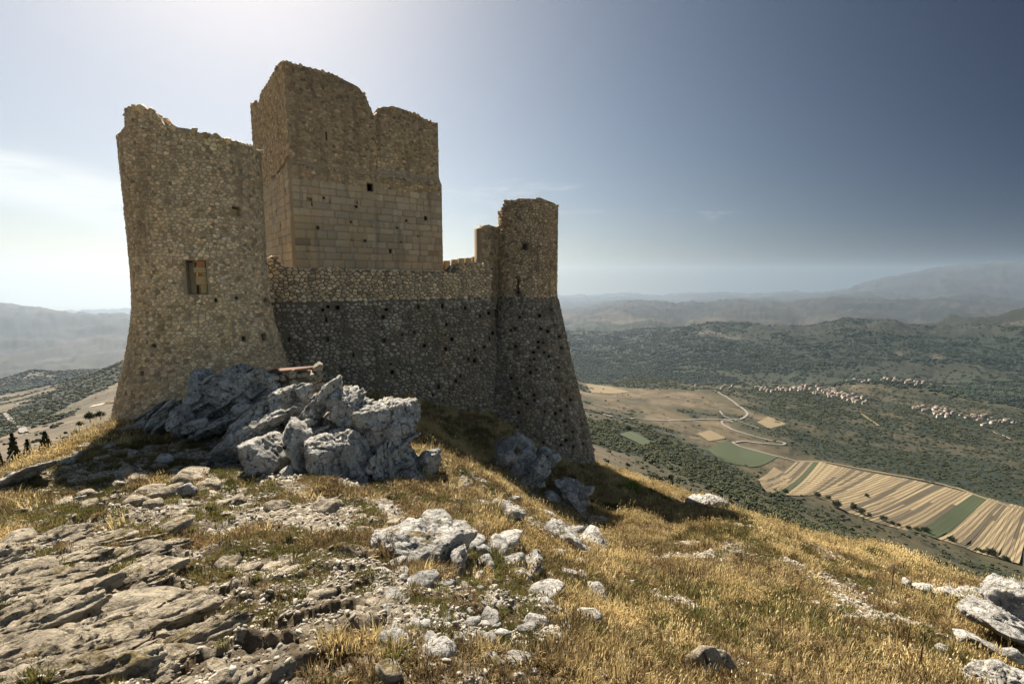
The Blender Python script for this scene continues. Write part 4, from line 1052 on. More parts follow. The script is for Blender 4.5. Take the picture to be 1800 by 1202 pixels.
# ------------------------------------------------------------------ rocks
def rock_geo(seed, sub, size, planes=13, rough=0.10, fine=0.05, bed=None, freq=1.0, soft=0.0):
    """an angular limestone block: random cleavage planes, then pitted and furrowed relief. size = half axes in metres"""
    r = np.random.default_rng(seed); n, f = ICO[sub]
    pn = r.normal(size=(planes, 3)); pn /= np.linalg.norm(pn, axis=1)[:, None]
    pn = np.concatenate([pn, np.array([[0, 0, 1.0], [0, 0, -1.0]]) + r.normal(size=(2, 3)) * 0.15])
    pd = r.uniform(0.62, 0.98, len(pn))
    dots = n @ pn.T
    rad = np.where(dots > 0.05, pd[None] / np.maximum(dots, 0.05), 9.0)
    rad = np.minimum(rad.min(1), 1.15)
    v = n * rad[:, None]
    sz = np.array(size, float); w = v * sz; sc = float(np.mean(sz)); o = r.uniform(0, 50, 3)
    q = w * freq / max(sc, 0.05)
    big = fbm(q[:, 0] * 1.4 + o[0], q[:, 1] * 1.4 + o[1], q[:, 2] * 1.4 + o[2], oct=3) - 0.5
    k = 2.2 / max(sc, 0.25) ** 0.4
    md = fbm(w[:, 0] * 2.2 * k + o[1], w[:, 1] * 2.2 * k + o[2], w[:, 2] * 2.2 * k + o[0], oct=5, gain=0.62, ridged=True) - 0.62
    d = big * rough * 2.2 * sc + md * fine * 3.2 * sc
    if bed is not None:                                       # bedding joints
        bn = np.array(bed, float); bn /= np.linalg.norm(bn)
        t = (w @ bn) / (sc * 0.34) + 1.2 * (fbm(q[:, 0] * .9 + o[0], q[:, 1] * .9, q[:, 2] * .9, oct=2) - 0.5)
        fr = t - np.floor(t)
        d -= np.exp(-((fr - 0.5) / 0.11) ** 2) * 0.11 * sc * (0.4 + fbm(q[:, 0] * 2 + o[2], q[:, 1] * 2, q[:, 2] * 2, oct=2))
        d += (vnoise(np.floor(t) * 3.1 + o[0], np.zeros(len(t))) - 0.5) * 0.14 * sc
    cr = fbm(q[:, 0] * 1.7 + o[1] + 9, q[:, 1] * 1.7 + o[0], q[:, 2] * 1.7 + o[2], oct=4, gain=0.55)
    d -= np.exp(-((cr - 0.5) / 0.022) ** 2) * 0.13 * sc * (1.0 if sc > 0.2 else 0.4)
    w = w + n * d[:, None]
    if sc > 0.12:
        pit = vnoise(w[:, 0] * 16 + o[0], w[:, 1] * 16 + o[1], w[:, 2] * 16 + o[2])
        w = w - n * (np.clip(pit - 0.55, 0, 1) * 0.06)[:, None] * min(1.0, sc * 2.5)
    return w, f
def rot_m(ax, deg):
    a = math.radians(deg); c, s = math.cos(a), math.sin(a)
    return np.array({'x': [[1, 0, 0], [0, c, -s], [0, s, c]], 'y': [[c, 0, s], [0, 1, 0], [-s, 0, c]], 'z': [[c, -s, 0], [s, c, 0], [0, 0, 1]]}[ax])
def rock_at(u0, u1, v0, v1, tilt=0, seed=1, sub=5, deep=0.9, back=0.35, Y=None, sink=0.25, **kw):
    """geometry and centre for a rock whose outline fills this part of the survey picture"""
    if Y is None:
        h = hits([((u0 + u1) / 2, v1)], lo=1.6, hi=60)[0]; yb = h[1]
    else: yb = Y
    uc, vc = (u0 + u1) / 2, (v0 + v1) / 2
    dep = yb / ray(uc, vc)[1] * 0 + yb
    hw = (u1 - u0) / 2 / F * yb / 0.97; hh = (v1 - v0) / 2 / F * yb * 0.97
    Yc = yb + hw * back; k = Yc / yb
    X, Z = ray(uc, vc + (v1 - v0) * sink * 0.5)
    hh2 = hh * (1 + sink * 0.5)
    t = math.radians(abs(tilt)); c, s = math.cos(t), math.sin(t)
    # half axes before tilting so that the tilted box keeps the outline
    if t > 0.02:
        D = c * c - s * s
        if abs(D) > 0.25:
            a = max((c * hw - s * hh2) / D, 0.35 * hw) if D > 0 else hw; b_ = max((c * hh2 - s * hw) / D, 0.28 * hh2)
        else: a, b_ = math.hypot(hw, hh2) * 0.9, min(hw, hh2) * 0.45
    else: a, b_ = hw, hh2
    geo, f = rock_geo(seed, sub, (a * 1.06 * k, max(a, b_) * deep * k, b_ * 1.06 * k), **kw)
    geo = geo @ rot_m('y', -tilt).T
    return geo, f, np.array([X * Yc, Yc, Z * Yc])
def boulder(box, label, cat='boulder', name='boulder', group=None, mat='rock', **kw):
    g, f, c = rock_at(*box, **kw)
    o = link(name, mesh_from(name, g, f, M[mat], smooth=True), None)
    o.location = tuple(c); o['label'] = label; o['category'] = cat
    if group: o['group'] = group
    return o
DIP = (0.72, 0.15, -0.68)
def filler(poly, n, Yf, seed, lo=16, hi=46, tilt=35):
    r = random.Random(seed); out = []; xs_ = [p[0] for p in poly]; ys_ = [p[1] for p in poly]
    while len(out) < n:
        u, v_ = r.uniform(min(xs_), max(xs_)), r.uniform(min(ys_), max(ys_))
        if not in_poly(np.array([u]), np.array([v_]), poly)[0]: continue
        w = r.uniform(lo, hi); h_ = w * r.uniform(.5, .95)
        out.append(((u - w / 2, u + w / 2, v_ - h_ / 2, v_ + h_ / 2), dict(tilt=r.gauss(tilt, 12), seed=seed * 50 + len(out), Y=Yf(u, v_), sub=4, fine=.08, sink=0.0, bed=DIP if r.random() < .5 else None)))
    return out
def outcrop(label, blocks, mat='rock', cat='rock outcrop', Ybase=None):
    made = []
    for bx, kw in blocks:
        u0, u1, v0, v1 = bx; gu, gv = (u1 - u0) * 0.09, (v1 - v0) * 0.06
        made.append(rock_at(u0 - gu, u1 + gu, v0 - gv, v1 + gv * 2, **kw))
    c0 = np.mean([m_[2] for m_ in made], 0); c0[2] = min(m_[2][2] for m_ in made) - 0.3
    e = empty('rock_outcrop', tuple(c0), label, cat)
    for g, f, c in made:
        o = link('rock_block', mesh_from('rock_block', g, f, M[mat], smooth=True), e); o.location = tuple(c - c0)
    return e
K = lambda **k: k
FA = filler([(400,800),(420,735),(500,692),(560,688),(640,682),(712,705),(728,800),(715,845),(560,830),(440,825)], 42, lambda u, v_: 9.55 + (845 - v_) / 190 * 1.7, 3)
FB = filler([(205,770),(250,725),(330,672),(400,650),(455,660),(470,700),(440,745),(340,755),(250,768)], 30, lambda u, v_: 12.0 + (765 - v_) / 130 * 1.3 + (0.9 if u < 280 else 0), 4, 14, 36)
FC = filler([(848,868),(870,785),(930,780),(968,850),(1030,850),(1040,905),(960,905)], 14, lambda u, v_: 16.9 + (900 - v_) / 110 * 1.0, 5, 14, 34, 5)
outcrop('great craggy grey limestone outcrop before the curtain wall, steep and broken at its right end', [
 ((425,560,700,800), K(tilt=20, seed=111, Y=11.6, sub=6, fine=.07)),
 ((500,640,690,830), K(tilt=15, seed=112, Y=11.2, sub=6, fine=.07)),
 ((590,728,690,850), K(tilt=5, seed=113, Y=10.8, sub=6, fine=.07)),
 ((432,502,738,838), K(tilt=4, seed=11, Y=9.5, bed=None, rough=.07, fine=.035)),
 ((393,480,712,806), K(tilt=42, seed=12, Y=10.2, bed=DIP)),
 ((420,515,668,752), K(tilt=40, seed=13, Y=11.0, bed=DIP)),
 ((470,540,678,748), K(tilt=25, seed=14, Y=11.4, bed=DIP)),
 ((472,545,735,800), K(tilt=30, seed=25, Y=10.6, bed=DIP)),
 ((515,592,722,832), K(tilt=28, seed=15, Y=9.9, bed=DIP, rough=.08)),
 ((548,668,712,858), K(tilt=18, seed=16, Y=9.6, sub=6, rough=.08, fine=.055)),
 ((528,600,660,740), K(tilt=48, seed=17, Y=10.9, bed=DIP)),
 ((575,662,655,745), K(tilt=35, seed=18, Y=10.7, bed=DIP, fine=.07)),
 ((632,730,672,790), K(tilt=8, seed=19, Y=10.3, sub=6, fine=.075)),
 ((640,738,738,860), K(tilt=24, seed=20, Y=9.9, sub=6, bed=(0.85, 0.1, -0.5), fine=.06)),
 ((600,660,770,862), K(tilt=14, seed=26, Y=9.6, fine=.06)),
 ((690,752,805,872), K(tilt=-25, seed=21, Y=9.5, fine=.07)),
 ((728,782,772,828), K(tilt=-35, seed=22, Y=10.4)),
 ((500,560,660,712), K(tilt=30, seed=23, Y=11.8)),
 ((488,522,812,845), K(tilt=-20, seed=24, Y=9.1, sub=4)),
] + FA)
outcrop('long low grey outcrop climbing to a rounded knob at the foot of the broad tower', [
 ((250,400,672,770), K(tilt=26, seed=114, Y=13.9, sub=6, fine=.07)),
 ((340,475,660,760), K(tilt=8, seed=115, Y=13.6, sub=6, fine=.07)),
 ((383,470,624,722), K(tilt=5, seed=31, Y=13.2, bed=(0.3, 0.1, 0.9), fine=.07, sub=6)),
 ((330,398,640,712), K(tilt=22, seed=32, Y=13.4, fine=.07)),
 ((362,472,688,752), K(tilt=24, seed=33, Y=12.2, bed=DIP)),
 ((300,372,668,748), K(tilt=38, seed=34, Y=12.9, bed=DIP)),
 ((245,340,688,764), K(tilt=34, seed=35, Y=12.9, bed=DIP)),
 ((300,345,700,760), K(tilt=10, seed=36, Y=12.3, sub=4)),
 ((225,272,712,770), K(tilt=40, seed=37, Y=13.3, bed=DIP)),
 ((195,240,738,782), K(tilt=22, seed=38, Y=13.3, sub=4)),
 ((318,362,728,760), K(tilt=20, seed=39, Y=11.8, sub=4)),
 ((410,450,700,730), K(tilt=12, seed=40, Y=12.1, sub=4)),
] + FB)
outcrop('dark grey knobbly rock outcrop in the hollow below the slender right tower', [
 ((860,965,800,900), K(tilt=-15, seed=116, Y=19.4, sub=5, fine=.08)),
 ((842,958,776,872), K(tilt=30, seed=41, Y=18.2, fine=.08, sub=6)),
 ((905,972,778,872), K(tilt=-22, seed=42, Y=18.4, fine=.07)),
 ((850,905,765,822), K(tilt=45, seed=43, Y=19.6, bed=DIP)),
 ((965,1030,822,888), K(tilt=-30, seed=44, Y=18.4, fine=.08)),
 ((985,1046,838,912), K(tilt=-48, seed=45, Y=17.2, fine=.08)),
 ((905,965,855,915), K(tilt=-30, seed=46, Y=16.9, fine=.08)),
] + FC)
outcrop('shaded ledge of rock at the very foot of the slender right tower', [
 ((1005,1082,812,868), K(tilt=-30, seed=47, Y=24.0, fine=.08)),
 ((895,950,750,800), K(tilt=-35, seed=48, Y=22.5, fine=.06, sub=4)),
 ((935,985,775,822), K(tilt=-20, seed=49, Y=21.5, fine=.06, sub=4)),
])
outcrop('pale rock crest where the grassy shoulder drops to the valley', [
 ((1200,1250,868,892), K(tilt=5, seed=51, Y=19.2, fine=.08, sub=4)),
 ((1238,1284,862,896), K(tilt=-14, seed=52, Y=19.0, fine=.08, sub=4)),
])
outcrop('pale limestone outcrop at the right picture edge, orange lichen on its top', [
 ((1742,1822,1006,1072), K(tilt=12, seed=53, Y=6.9, fine=.09)),
 ((1694,1780,1046,1092), K(tilt=-10, seed=54, Y=6.6, fine=.09)),
 ((1722,1820,1058,1112), K(tilt=-18, seed=55, Y=6.3, fine=.09)),
])
boulder((1705,1830,1156,1240), 'pale pitted boulder in the bottom right corner', seed=56, Y=4.6, fine=.09, sub=6)
boulder((-20,96,796,862), 'dark grey humped boulder at the left rim of the hilltop', seed=57, tilt=28, bed=(0.6, 0, -0.8), Y=8.0, mat='rock', deep=.8)
outcrop('pale flat-topped boulder with a long drooping right shoulder, amid tufts on the near crest', [
 ((677,826,916,976), K(tilt=-5, seed=61, fine=.055, sub=6, Y=5.2)),
 ((776,828,932,1030), K(tilt=-16, seed=62, fine=.06, Y=5.1)),
], cat='boulder')
outcrop('pitted grey rock curving down to a point, just below the pale flat-topped boulder', [
 ((726,806,986,1042), K(tilt=10, seed=63, fine=.08, Y=4.45)),
 ((768,846,1000,1090), K(tilt=-42, seed=64, fine=.08, Y=4.35)),
], cat='boulder')
boulder((615,690,1026,1098), 'dark shaded boulder with a rounded crest in the middle of the stony ground', seed=65, tilt=-30, mat='rock_warm', Y=4.0, fine=.07)
boulder((508,552,1092,1152), 'leaning rounded stone beside a dark hollow near the bottom edge', seed=66, tilt=38, mat='rock_warm', Y=3.3)
boulder((592,632,1086,1150), 'upright dark stone right of the leaning rounded stone', seed=67, tilt=-12, mat='rock_warm', Y=3.35)
boulder((740,782,1064,1108), 'small jagged white rock in brown grass', seed=68, tilt=-20, Y=3.9, sub=4, fine=.08)
boulder((930,980,1034,1102), 'upright grey stone split down the middle, standing in brown grass', seed=69, tilt=3, Y=4.5, bed=(1, 0, 0))
outcrop('jutting grey rocks on the brow between the flat-topped boulder and the shaded hollow', [
 ((905,952,955,1022), K(tilt=-36, seed=70, Y=6.0)),
 ((880,925,968,1000), K(tilt=14, seed=71, Y=6.0, sub=4)),
 ((890,930,1000,1022), K(tilt=0, seed=72, Y=5.7, sub=4)),
])
outcrop('low grey ledge on the brow directly before the dark knobbly outcrop', [
 ((950,1032,906,958), K(tilt=-28, seed=73, Y=8.2, bed=DIP)),
 ((1000,1036,930,972), K(tilt=-48, seed=74, Y=8.0, sub=4)),
])
boulder((342,404,956,1010), 'blocky dark rock alone at the upper end of the tilted slabs', seed=75, tilt=8, mat='rock_warm', Y=5.1, fine=.07)
boulder((290,392,1070,1152), 'large tilted boulder with a rounded dark face near the bottom edge', seed=76, tilt=36, mat='rock_warm', Y=3.3, sub=6)
boulder((296,378,1026,1072), 'flat pale slab lying above the large tilted boulder', seed=77, tilt=16, mat='rock_warm', Y=3.9)
boulder((262,296,1074,1112), 'knobbly fist-like stone left of the large tilted boulder', seed=78, mat='rock_warm', Y=3.4, sub=4)
boulder((180,228,1048,1102), 'rounded dark stone just right of the tilted slabs', seed=79, mat='rock_warm', Y=3.7, sub=4)
boulder((150,182,1098,1130), 'pale knob of rock left of the rounded dark stone', seed=80, mat='rock_warm', Y=3.3, sub=4)
boulder((1028,1064,1150,1196), 'small pale rock at the bottom edge right of the centre', seed=81, Y=3.1, sub=4)
boulder((1072,1112,1138,1176), 'lichen-dark round stone in dry grass near the bottom edge', seed=82, Y=3.4, sub=4, mat='rock_warm')
boulder((1204,1296,1132,1215), 'broad lichen-covered rock breaking the grass at the bottom edge', seed=83, Y=3.5, mat='rock_warm', fine=.08)
boulder((1354,1402,1024,1044), 'flat pale stone in the grass beside the bare gravel patch', seed=84, Y=8.8, sub=4)
boulder((1586,1602,1014,1030), 'single small white stone just right of the tall iron rod', seed=85, Y=10, sub=3)
outcrop('row of low white rocks on the rim right of the tall iron rod', [
 ((1608,1646,1022,1042), K(tilt=10, seed=86, Y=9.8, sub=4)),
 ((1648,1692,1028,1052), K(tilt=-8, seed=87, Y=9.2, sub=4)),
 ((1688,1736,1034,1050), K(tilt=0, seed=88, Y=9.4, sub=4)),
])
outcrop('broken white stones in the grass below the right-edge outcrop', [
 ((1680,1722,1100,1130), K(tilt=-12, seed=89, Y=5.9, sub=4)),
 ((1715,1770,1118,1146), K(tilt=-22, seed=90, Y=5.6, sub=4)),
 ((1765,1800,1132,1158), K(tilt=-12, seed=91, Y=5.3, sub=4)),
 ((1742,1802,1092,1116), K(tilt=-14, seed=92, Y=6.0, sub=4)),
])
boulder((1642,1678,1132,1148), 'small flat stone in a dark tuft left of the broken white stones', seed=93, Y=5.6, sub=3)
boulder((810,846,876,902), 'flat pale stone in grass between the great outcrop and the low grey ledge', seed=94, Y=8.6, sub=4, tilt=-10)
boulder((733,790,892,922), 'rough low rock touching the back of the pale flat-topped boulder', seed=95, Y=6.3, sub=4)
boulder((840,872,972,998), 'small rounded rock right of the flat-topped boulder shoulder', seed=96, Y=5.6, sub=4)
boulder((848,872,1000,1046), 'narrow pale rock strung below the small rounded rock', seed=97, Y=5.1, sub=4, tilt=-60)
boulder((872,906,1052,1090), 'dark toothed stone left of the split upright stone', seed=98, Y=4.2, sub=4, mat='rock_warm')
boulder((980,1012,1090,1124), 'white round-topped stone below the split upright stone', seed=99, Y=3.9, sub=4)
boulder((312,342,846,872), 'small dark stone alone on the pale gravel before the left outcrop', seed=100, Y=7.2, sub=4)
boulder((218,248,815,838), 'pair of dark stones low on the gravel, nearest the broad tower', seed=101, Y=8.9, sub=4)
boulder((275,305,795,815), 'low dark stone on gravel just under the long low outcrop', seed=102, Y=9.8, sub=4)
boulder((132,152,868,886), 'small grey stone half buried in the mossy left bank', seed=103, Y=7.3, sub=4)
boulder((64,128,902,934), 'long flat pointed slab on the left bank', seed=104, tilt=14, Y=6.1, sub=5, mat='rock_warm')
boulder((160,208,770,806), 'cluster-like broken rock left of the long low outcrop', seed=105, tilt=25, Y=11.0, sub=5)
boulder((118,165,782,812), 'dark jagged rock between the left rim boulder and the broken rock', seed=106, tilt=22, Y=10.6, sub=5)
boulder((92,132,800,828), 'small rubble-like rock on the rim next to the dark humped boulder', seed=107, tilt=10, Y=9.6, sub=4)

# tilted slabs of the limestone beds, bottom left
slab_proto = []
for sd_ in range(7):
    g, f = rock_geo(200 + sd_, 5, (0.46, 0.22, 0.16), planes=12, rough=0.10, fine=0.11, bed=(0.05, 0.45, 1))
    slab_proto.append(mesh_from('bedrock_slab', g, f, M['rock_warm'], smooth=True))
random.seed(3); slabs = []
cand = []
for i in range(1500):
    u = random.uniform(-10, 300); vlo = 955 + max(0, (u - 130)) * 0.05; v_ = random.uniform(vlo, 1215)
    if u > 265 - (v_ - 960) * 0.1 + (60 if v_ > 1110 else 0): continue
    if all(((u - a) / 44) ** 2 + ((v_ - b_) / 17) ** 2 > 1 for a, b_ in cand): cand.append((u, v_))
for (u, v_), h in zip(cand, hits(cand, lo=1.6, hi=20)):
    o = link('bedrock_slab', random.choice(slab_proto), None, label='long tilted slab of buff limestone among the parallel beds', category='rock slab', group='tilted slabs of bare bedrock')
    k = random.uniform(0.45, 0.95) * (0.55 + 0.11 * h[1])
    o.location = (h[0], h[1], h[2] + 0.03); o.scale = (k * random.uniform(0.8, 1.5), k * random.uniform(.8, 1.2), k * random.uniform(.7, 1.3))
    o.rotation_euler = (math.radians(random.uniform(-14, 2)), math.radians(random.uniform(-14, -2)), math.radians(random.gauss(26, 9)))

# loose stones one can pick out
stone_proto = []
for sd_ in range(8):
    g, f = rock_geo(300 + sd_, 3, (1, 0.8, 0.55), planes=11, rough=0.10, fine=0.05)
    stone_proto.append((mesh_from('loose_stone', g, f, M['rock_warm'], smooth=False), mesh_from('loose_stone', g, f, M['rock'], smooth=False)))
random.seed(9); cand = []
regs = [((250,800,880,1000), 45, 'small buff stone lying loose on the pale gravel slope'), ((380,700,1000,1200), 90, 'loose buff stone on the gravel near the bottom edge'),
        ((640,1060,880,1190), 95, 'loose grey stone half hidden in the brown grass of the crest'), ((100,420,780,900), 45, 'small stone scattered below the long low outcrop'),
        ((10,300,955,1195), 75, 'angular buff stone wedged among the tilted slabs'), ((800,1060,885,1150), 22, 'jagged grey stone standing out of the brow below the shaded hollow')]
for (a, b_, c, d), n_, lab in regs:
    pts = []
    for _ in range(4000):
        if len(pts) >= n_: break
        u, v_ = random.uniform(a, b_), random.uniform(c, d)
        if all(abs(u - p[0]) > 16 or abs(v_ - p[1]) > 10 for p in pts): pts.append((u, v_))
    for h in hits(pts, lo=1.6, hi=30):
        pr = random.choice(stone_proto)
        o = link('loose_stone', pr[1 if 'grey' in lab else 0], None, label=lab, category='stone', group='stones ' + lab.split('stone ')[1])
        s = random.uniform(0.010, 0.028) * h[1] ** 0.9 * (1.7 if random.random() < 0.2 else 1) * (1.25 if 'jagged' in lab else 1.5 if 'angular' in lab else 1)
        o.scale = (s * random.uniform(.8, 1.4), s, s * random.uniform(.7, 1.2)); o.location = (h[0], h[1], h[2] + s * 0.15)
        o.rotation_euler = (random.uniform(-.3, .3), random.uniform(-.3, .3), random.uniform(0, 6.28))

# ------------------------------------------------------------------ scattered small stuff
def proto_collection(name, items):
    c = bpy.data.collections.new(name)
    for i, me in enumerate(items): c.objects.link(bpy.data.objects.new(me.name, me))
    return c
def scatter(name, pts, sc, rot, coll, kind='stuff'):
    me = bpy.data.meshes.new(name); me.vertices.add(len(pts)); me.vertices.foreach_set('co', np.asarray(pts, np.float32).ravel())
    a = me.attributes.new('sc', 'FLOAT_VECTOR', 'POINT'); a.data.foreach_set('vector', np.asarray(sc, np.float32).ravel())
    a = me.attributes.new('rot', 'FLOAT_VECTOR', 'POINT'); a.data.foreach_set('vector', np.asarray(rot, np.float32).ravel())
    o = link(name, me, None, kind=kind)
    ng = bpy.data.node_groups.new(name, 'GeometryNodeTree')
    ng.interface.new_socket('Geometry', in_out='INPUT', socket_type='NodeSocketGeometry'); ng.interface.new_socket('Geometry', in_out='OUTPUT', socket_type='NodeSocketGeometry')
    gi = ng.nodes.new('NodeGroupInput'); go = ng.nodes.new('NodeGroupOutput')
    ip = ng.nodes.new('GeometryNodeInstanceOnPoints'); ci = ng.nodes.new('GeometryNodeCollectionInfo')
    ci.inputs['Collection'].default_value = coll; ci.inputs['Separate Children'].default_value = True; ci.inputs['Reset Children'].default_value = True
    ip.inputs['Pick Instance'].default_value = True
    na = ng.nodes.new('GeometryNodeInputNamedAttribute'); na.data_type = 'FLOAT_VECTOR'; na.inputs[0].default_value = 'sc'
    nr = ng.nodes.new('GeometryNodeInputNamedAttribute'); nr.data_type = 'FLOAT_VECTOR'; nr.inputs[0].default_value = 'rot'
    er = ng.nodes.new('FunctionNodeEulerToRotation')
    ng.links.new(gi.outputs[0], ip.inputs['Points']); ng.links.new(ci.outputs[0], ip.inputs['Instance'])
    ng.links.new(na.outputs[0], ip.inputs['Scale']); ng.links.new(nr.outputs[0], er.inputs[0]); ng.links.new(er.outputs[0], ip.inputs['Rotation'])
    ng.links.new(ip.outputs[0], go.inputs[0])
    md = o.modifiers.new('scatter', 'NODES'); md.node_group = ng
    return o
def tuft(name, n, rad, lo, hi, mat, lean=0.5, wid=0.006, heads=False, seed=0):
    r = np.random.default_rng(seed); V, Fq = [], []
    for i in range(n):
        a = r.uniform(0, 6.283); rr = rad * math.sqrt(r.uniform()); bx_, by_ = rr * math.cos(a), rr * math.sin(a)
        L = r.uniform(lo, hi); la = a + r.normal() * 0.7; ln = lean * r.uniform(0.2, 1.2)
        dx, dy = math.cos(la) * ln, math.sin(la) * ln; px, py = -math.sin(la + r.normal() * .8), math.cos(la)
        k = len(V); w = wid * r.uniform(.7, 1.4)
        V += [(bx_ - px * w, by_ - py * w, -0.03), (bx_ + px * w, by_ + py * w, -0.03)]
        V += [(bx_ + dx * L * .4 - px * w * .8, by_ + dy * L * .4 - py * w * .8, L * .55), (bx_ + dx * L * .4 + px * w * .8, by_ + dy * L * .4 + py * w * .8, L * .55)]
        tipz = L * (0.95 - 0.25 * ln)
        V.append((bx_ + dx * L, by_ + dy * L, tipz))
        Fq += [(k, k + 1, k + 3, k + 2), (k + 2, k + 3, k + 4)]
        if heads and r.uniform() < 0.7:
            k = len(V); q = 0.011
            V += [(bx_ + dx * L - q, by_ + dy * L, tipz), (bx_ + dx * L + q, by_ + dy * L, tipz), (bx_ + dx * L, by_ + dy * L + q, tipz - .01), (bx_ + dx * L, by_ + dy * L, tipz + .045)]
            Fq += [(k, k + 1, k + 3), (k + 1, k + 2, k + 3), (k + 2, k, k + 3)]
    return mesh_from(name, V, Fq, mat)
g_dry = proto_collection('dry_tufts', [tuft('dry_tuft', 46, .13, .04, .12, M['straw'], .855, .0042, seed=i) for i in range(4)] + [tuft('brown_tuft', 50, .14, .04, .12, M['straw_dark'], .9, .0045, seed=9)] + [tuft('mixed_tuft', 34, .10, .08, .24, M['straw'], .5, .0036, True, seed=12)])
g_brown = proto_collection('brown_tufts', [tuft('brown_tuft', 60, .13, .03, .10, M['straw_dark'], .95, .0045, seed=20 + i) for i in range(3)] + [tuft('dry_tuft', 40, .12, .04, .12, M['straw'], .85, .004, seed=31)])
g_green = proto_collection('green_tufts', [tuft('green_tuft', 60, .11, .03, .12, M['green_grass'], .7, .005, seed=40 + i) for i in range(2)] + [tuft('mossy_tuft', 50, .12, .03, .09, M['straw_dark'], .9, .005, seed=45)])
g_stalk = proto_collection('stalks', [tuft('tall_stalk', 9, .10, .22, .42, M['straw'], .35, .0028, True, seed=50 + i) for i in range(3)])
def sample(n, r0, r1):
    az = rng.uniform(math.radians(-52), math.radians(52), n); R_ = np.sqrt(rng.uniform(r0 ** 2, r1 ** 2, n))
    return np.sin(az) * R_, np.cos(az) * R_, R_
def do_grass():
    X, Y, RR = [], [], []
    for n, a, b_ in ((15000, 1.9, 9), (36000, 9, 20), (26000, 20, 36)):
        x, y, r_ = sample(n, a, b_); X.append(x); Y.append(y); RR.append(r_)
    x, y, r_ = np.concatenate(X), np.concatenate(Y), np.concatenate(RR)
    g = grass_cover(x, y)
    dx, dy = x - LT[0], y - LT[1]
    ok = (np.hypot(dx, dy) > 3.0)
    z = height(x, y)
    return x, y, z, r_, g, ok
x, y, z, r_, g, ok = do_grass()
rr_ = rng.uniform(size=len(x)); tone_n = fbm(x * 0.55 + 4, y * 0.55, oct=4) + 0.25 * (rng.uniform(size=len(x)) - .5)
grn = fbm(x * 0.8 + 14, y * 0.8 + 3, oct=4) + 0.2 * (rng.uniform(size=len(x)) - .5)
on = ok & (rr_ < sstep(g, 0.30, 0.75))
crestm = (x / np.maximum(y, .1) < 0.16) & (y < 12)                     # browner, shorter growth on the stony crest
b_ = on & ((tone_n < 0.49) | (crestm & (tone_n < 0.62))); gr_ = on & ~b_ & (grn > 0.555); d_ = on & ~b_ & ~gr_
def put(name, m_, coll, s0, s1):
    n = int(m_.sum()); s = rng.uniform(s0, s1, n) * (0.85 + 0.018 * r_[m_]) * np.where(r_[m_] < 5, 0.75, 1.0)
    scatter(name, np.stack([x[m_], y[m_], z[m_]], 1), np.stack([s, s, s * rng.uniform(.7, 1.2, n)], 1), np.stack([rng.normal(0, .12, n), rng.normal(0, .12, n), rng.uniform(0, 6.28, n)], 1), coll)
put('dry_grass', d_, g_dry, 0.7, 1.35); put('brown_grass', b_, g_brown, 0.7, 1.4); put('green_grass', gr_, g_green, 0.7, 1.4)
st_ = on & ~crestm & (rng.uniform(size=len(x)) < 0.07) ; put('grass_stalks', st_, g_stalk, 0.6, 1.0)
# low mossy growth in patches on the stony part
mm = ok & ~on & (fbm(x * 1.6 + 30, y * 1.6 + 4, oct=5, gain=0.6) > 0.50) & (r_ < 16) & (rng.uniform(size=len(x)) < 0.9)
put('moss', mm, g_green, 0.35, 0.8)
# gravel
peb = []
for sd_ in range(6):
    g_, f_ = rock_geo(400 + sd_, 1, (1, .75, .5), planes=9, rough=.08, fine=.0)
    peb.append(mesh_from('pebble', g_, f_, M['pebble']))
g_peb = proto_collection('pebbles', peb)
X, Y = [], []
for n, a, b2 in ((26000, 1.9, 5), (48000, 5, 13), (9000, 13, 24)):
    px_, py_, _ = sample(n, a, b2); X.append(px_); Y.append(py_)
x2, y2 = np.concatenate(X), np.concatenate(Y); R2 = np.hypot(x2, y2); gg = grass_cover(x2, y2)
k = rng.uniform(size=len(x2)) < (1 - sstep(gg, 0.25, 0.85)) * (0.25 + 0.75 * sstep(fbm(x2 * 2.2 + 9, y2 * 2.2, oct=4), .42, .56)) + 0.03
x2, y2, R2 = x2[k], y2[k], R2[k]; z2 = height(x2, y2); n = len(x2)
s = (0.006 + 0.022 * rng.uniform(size=n) ** 3.0) * (0.8 + 0.10 * R2)
scatter('gravel', np.stack([x2, y2, z2 + s * .2], 1), np.stack([s * rng.uniform(.8, 1.5, n), s, s], 1), np.stack([rng.normal(0, .4, n), rng.normal(0, .4, n), rng.uniform(0, 6.28, n)], 1), g_peb)

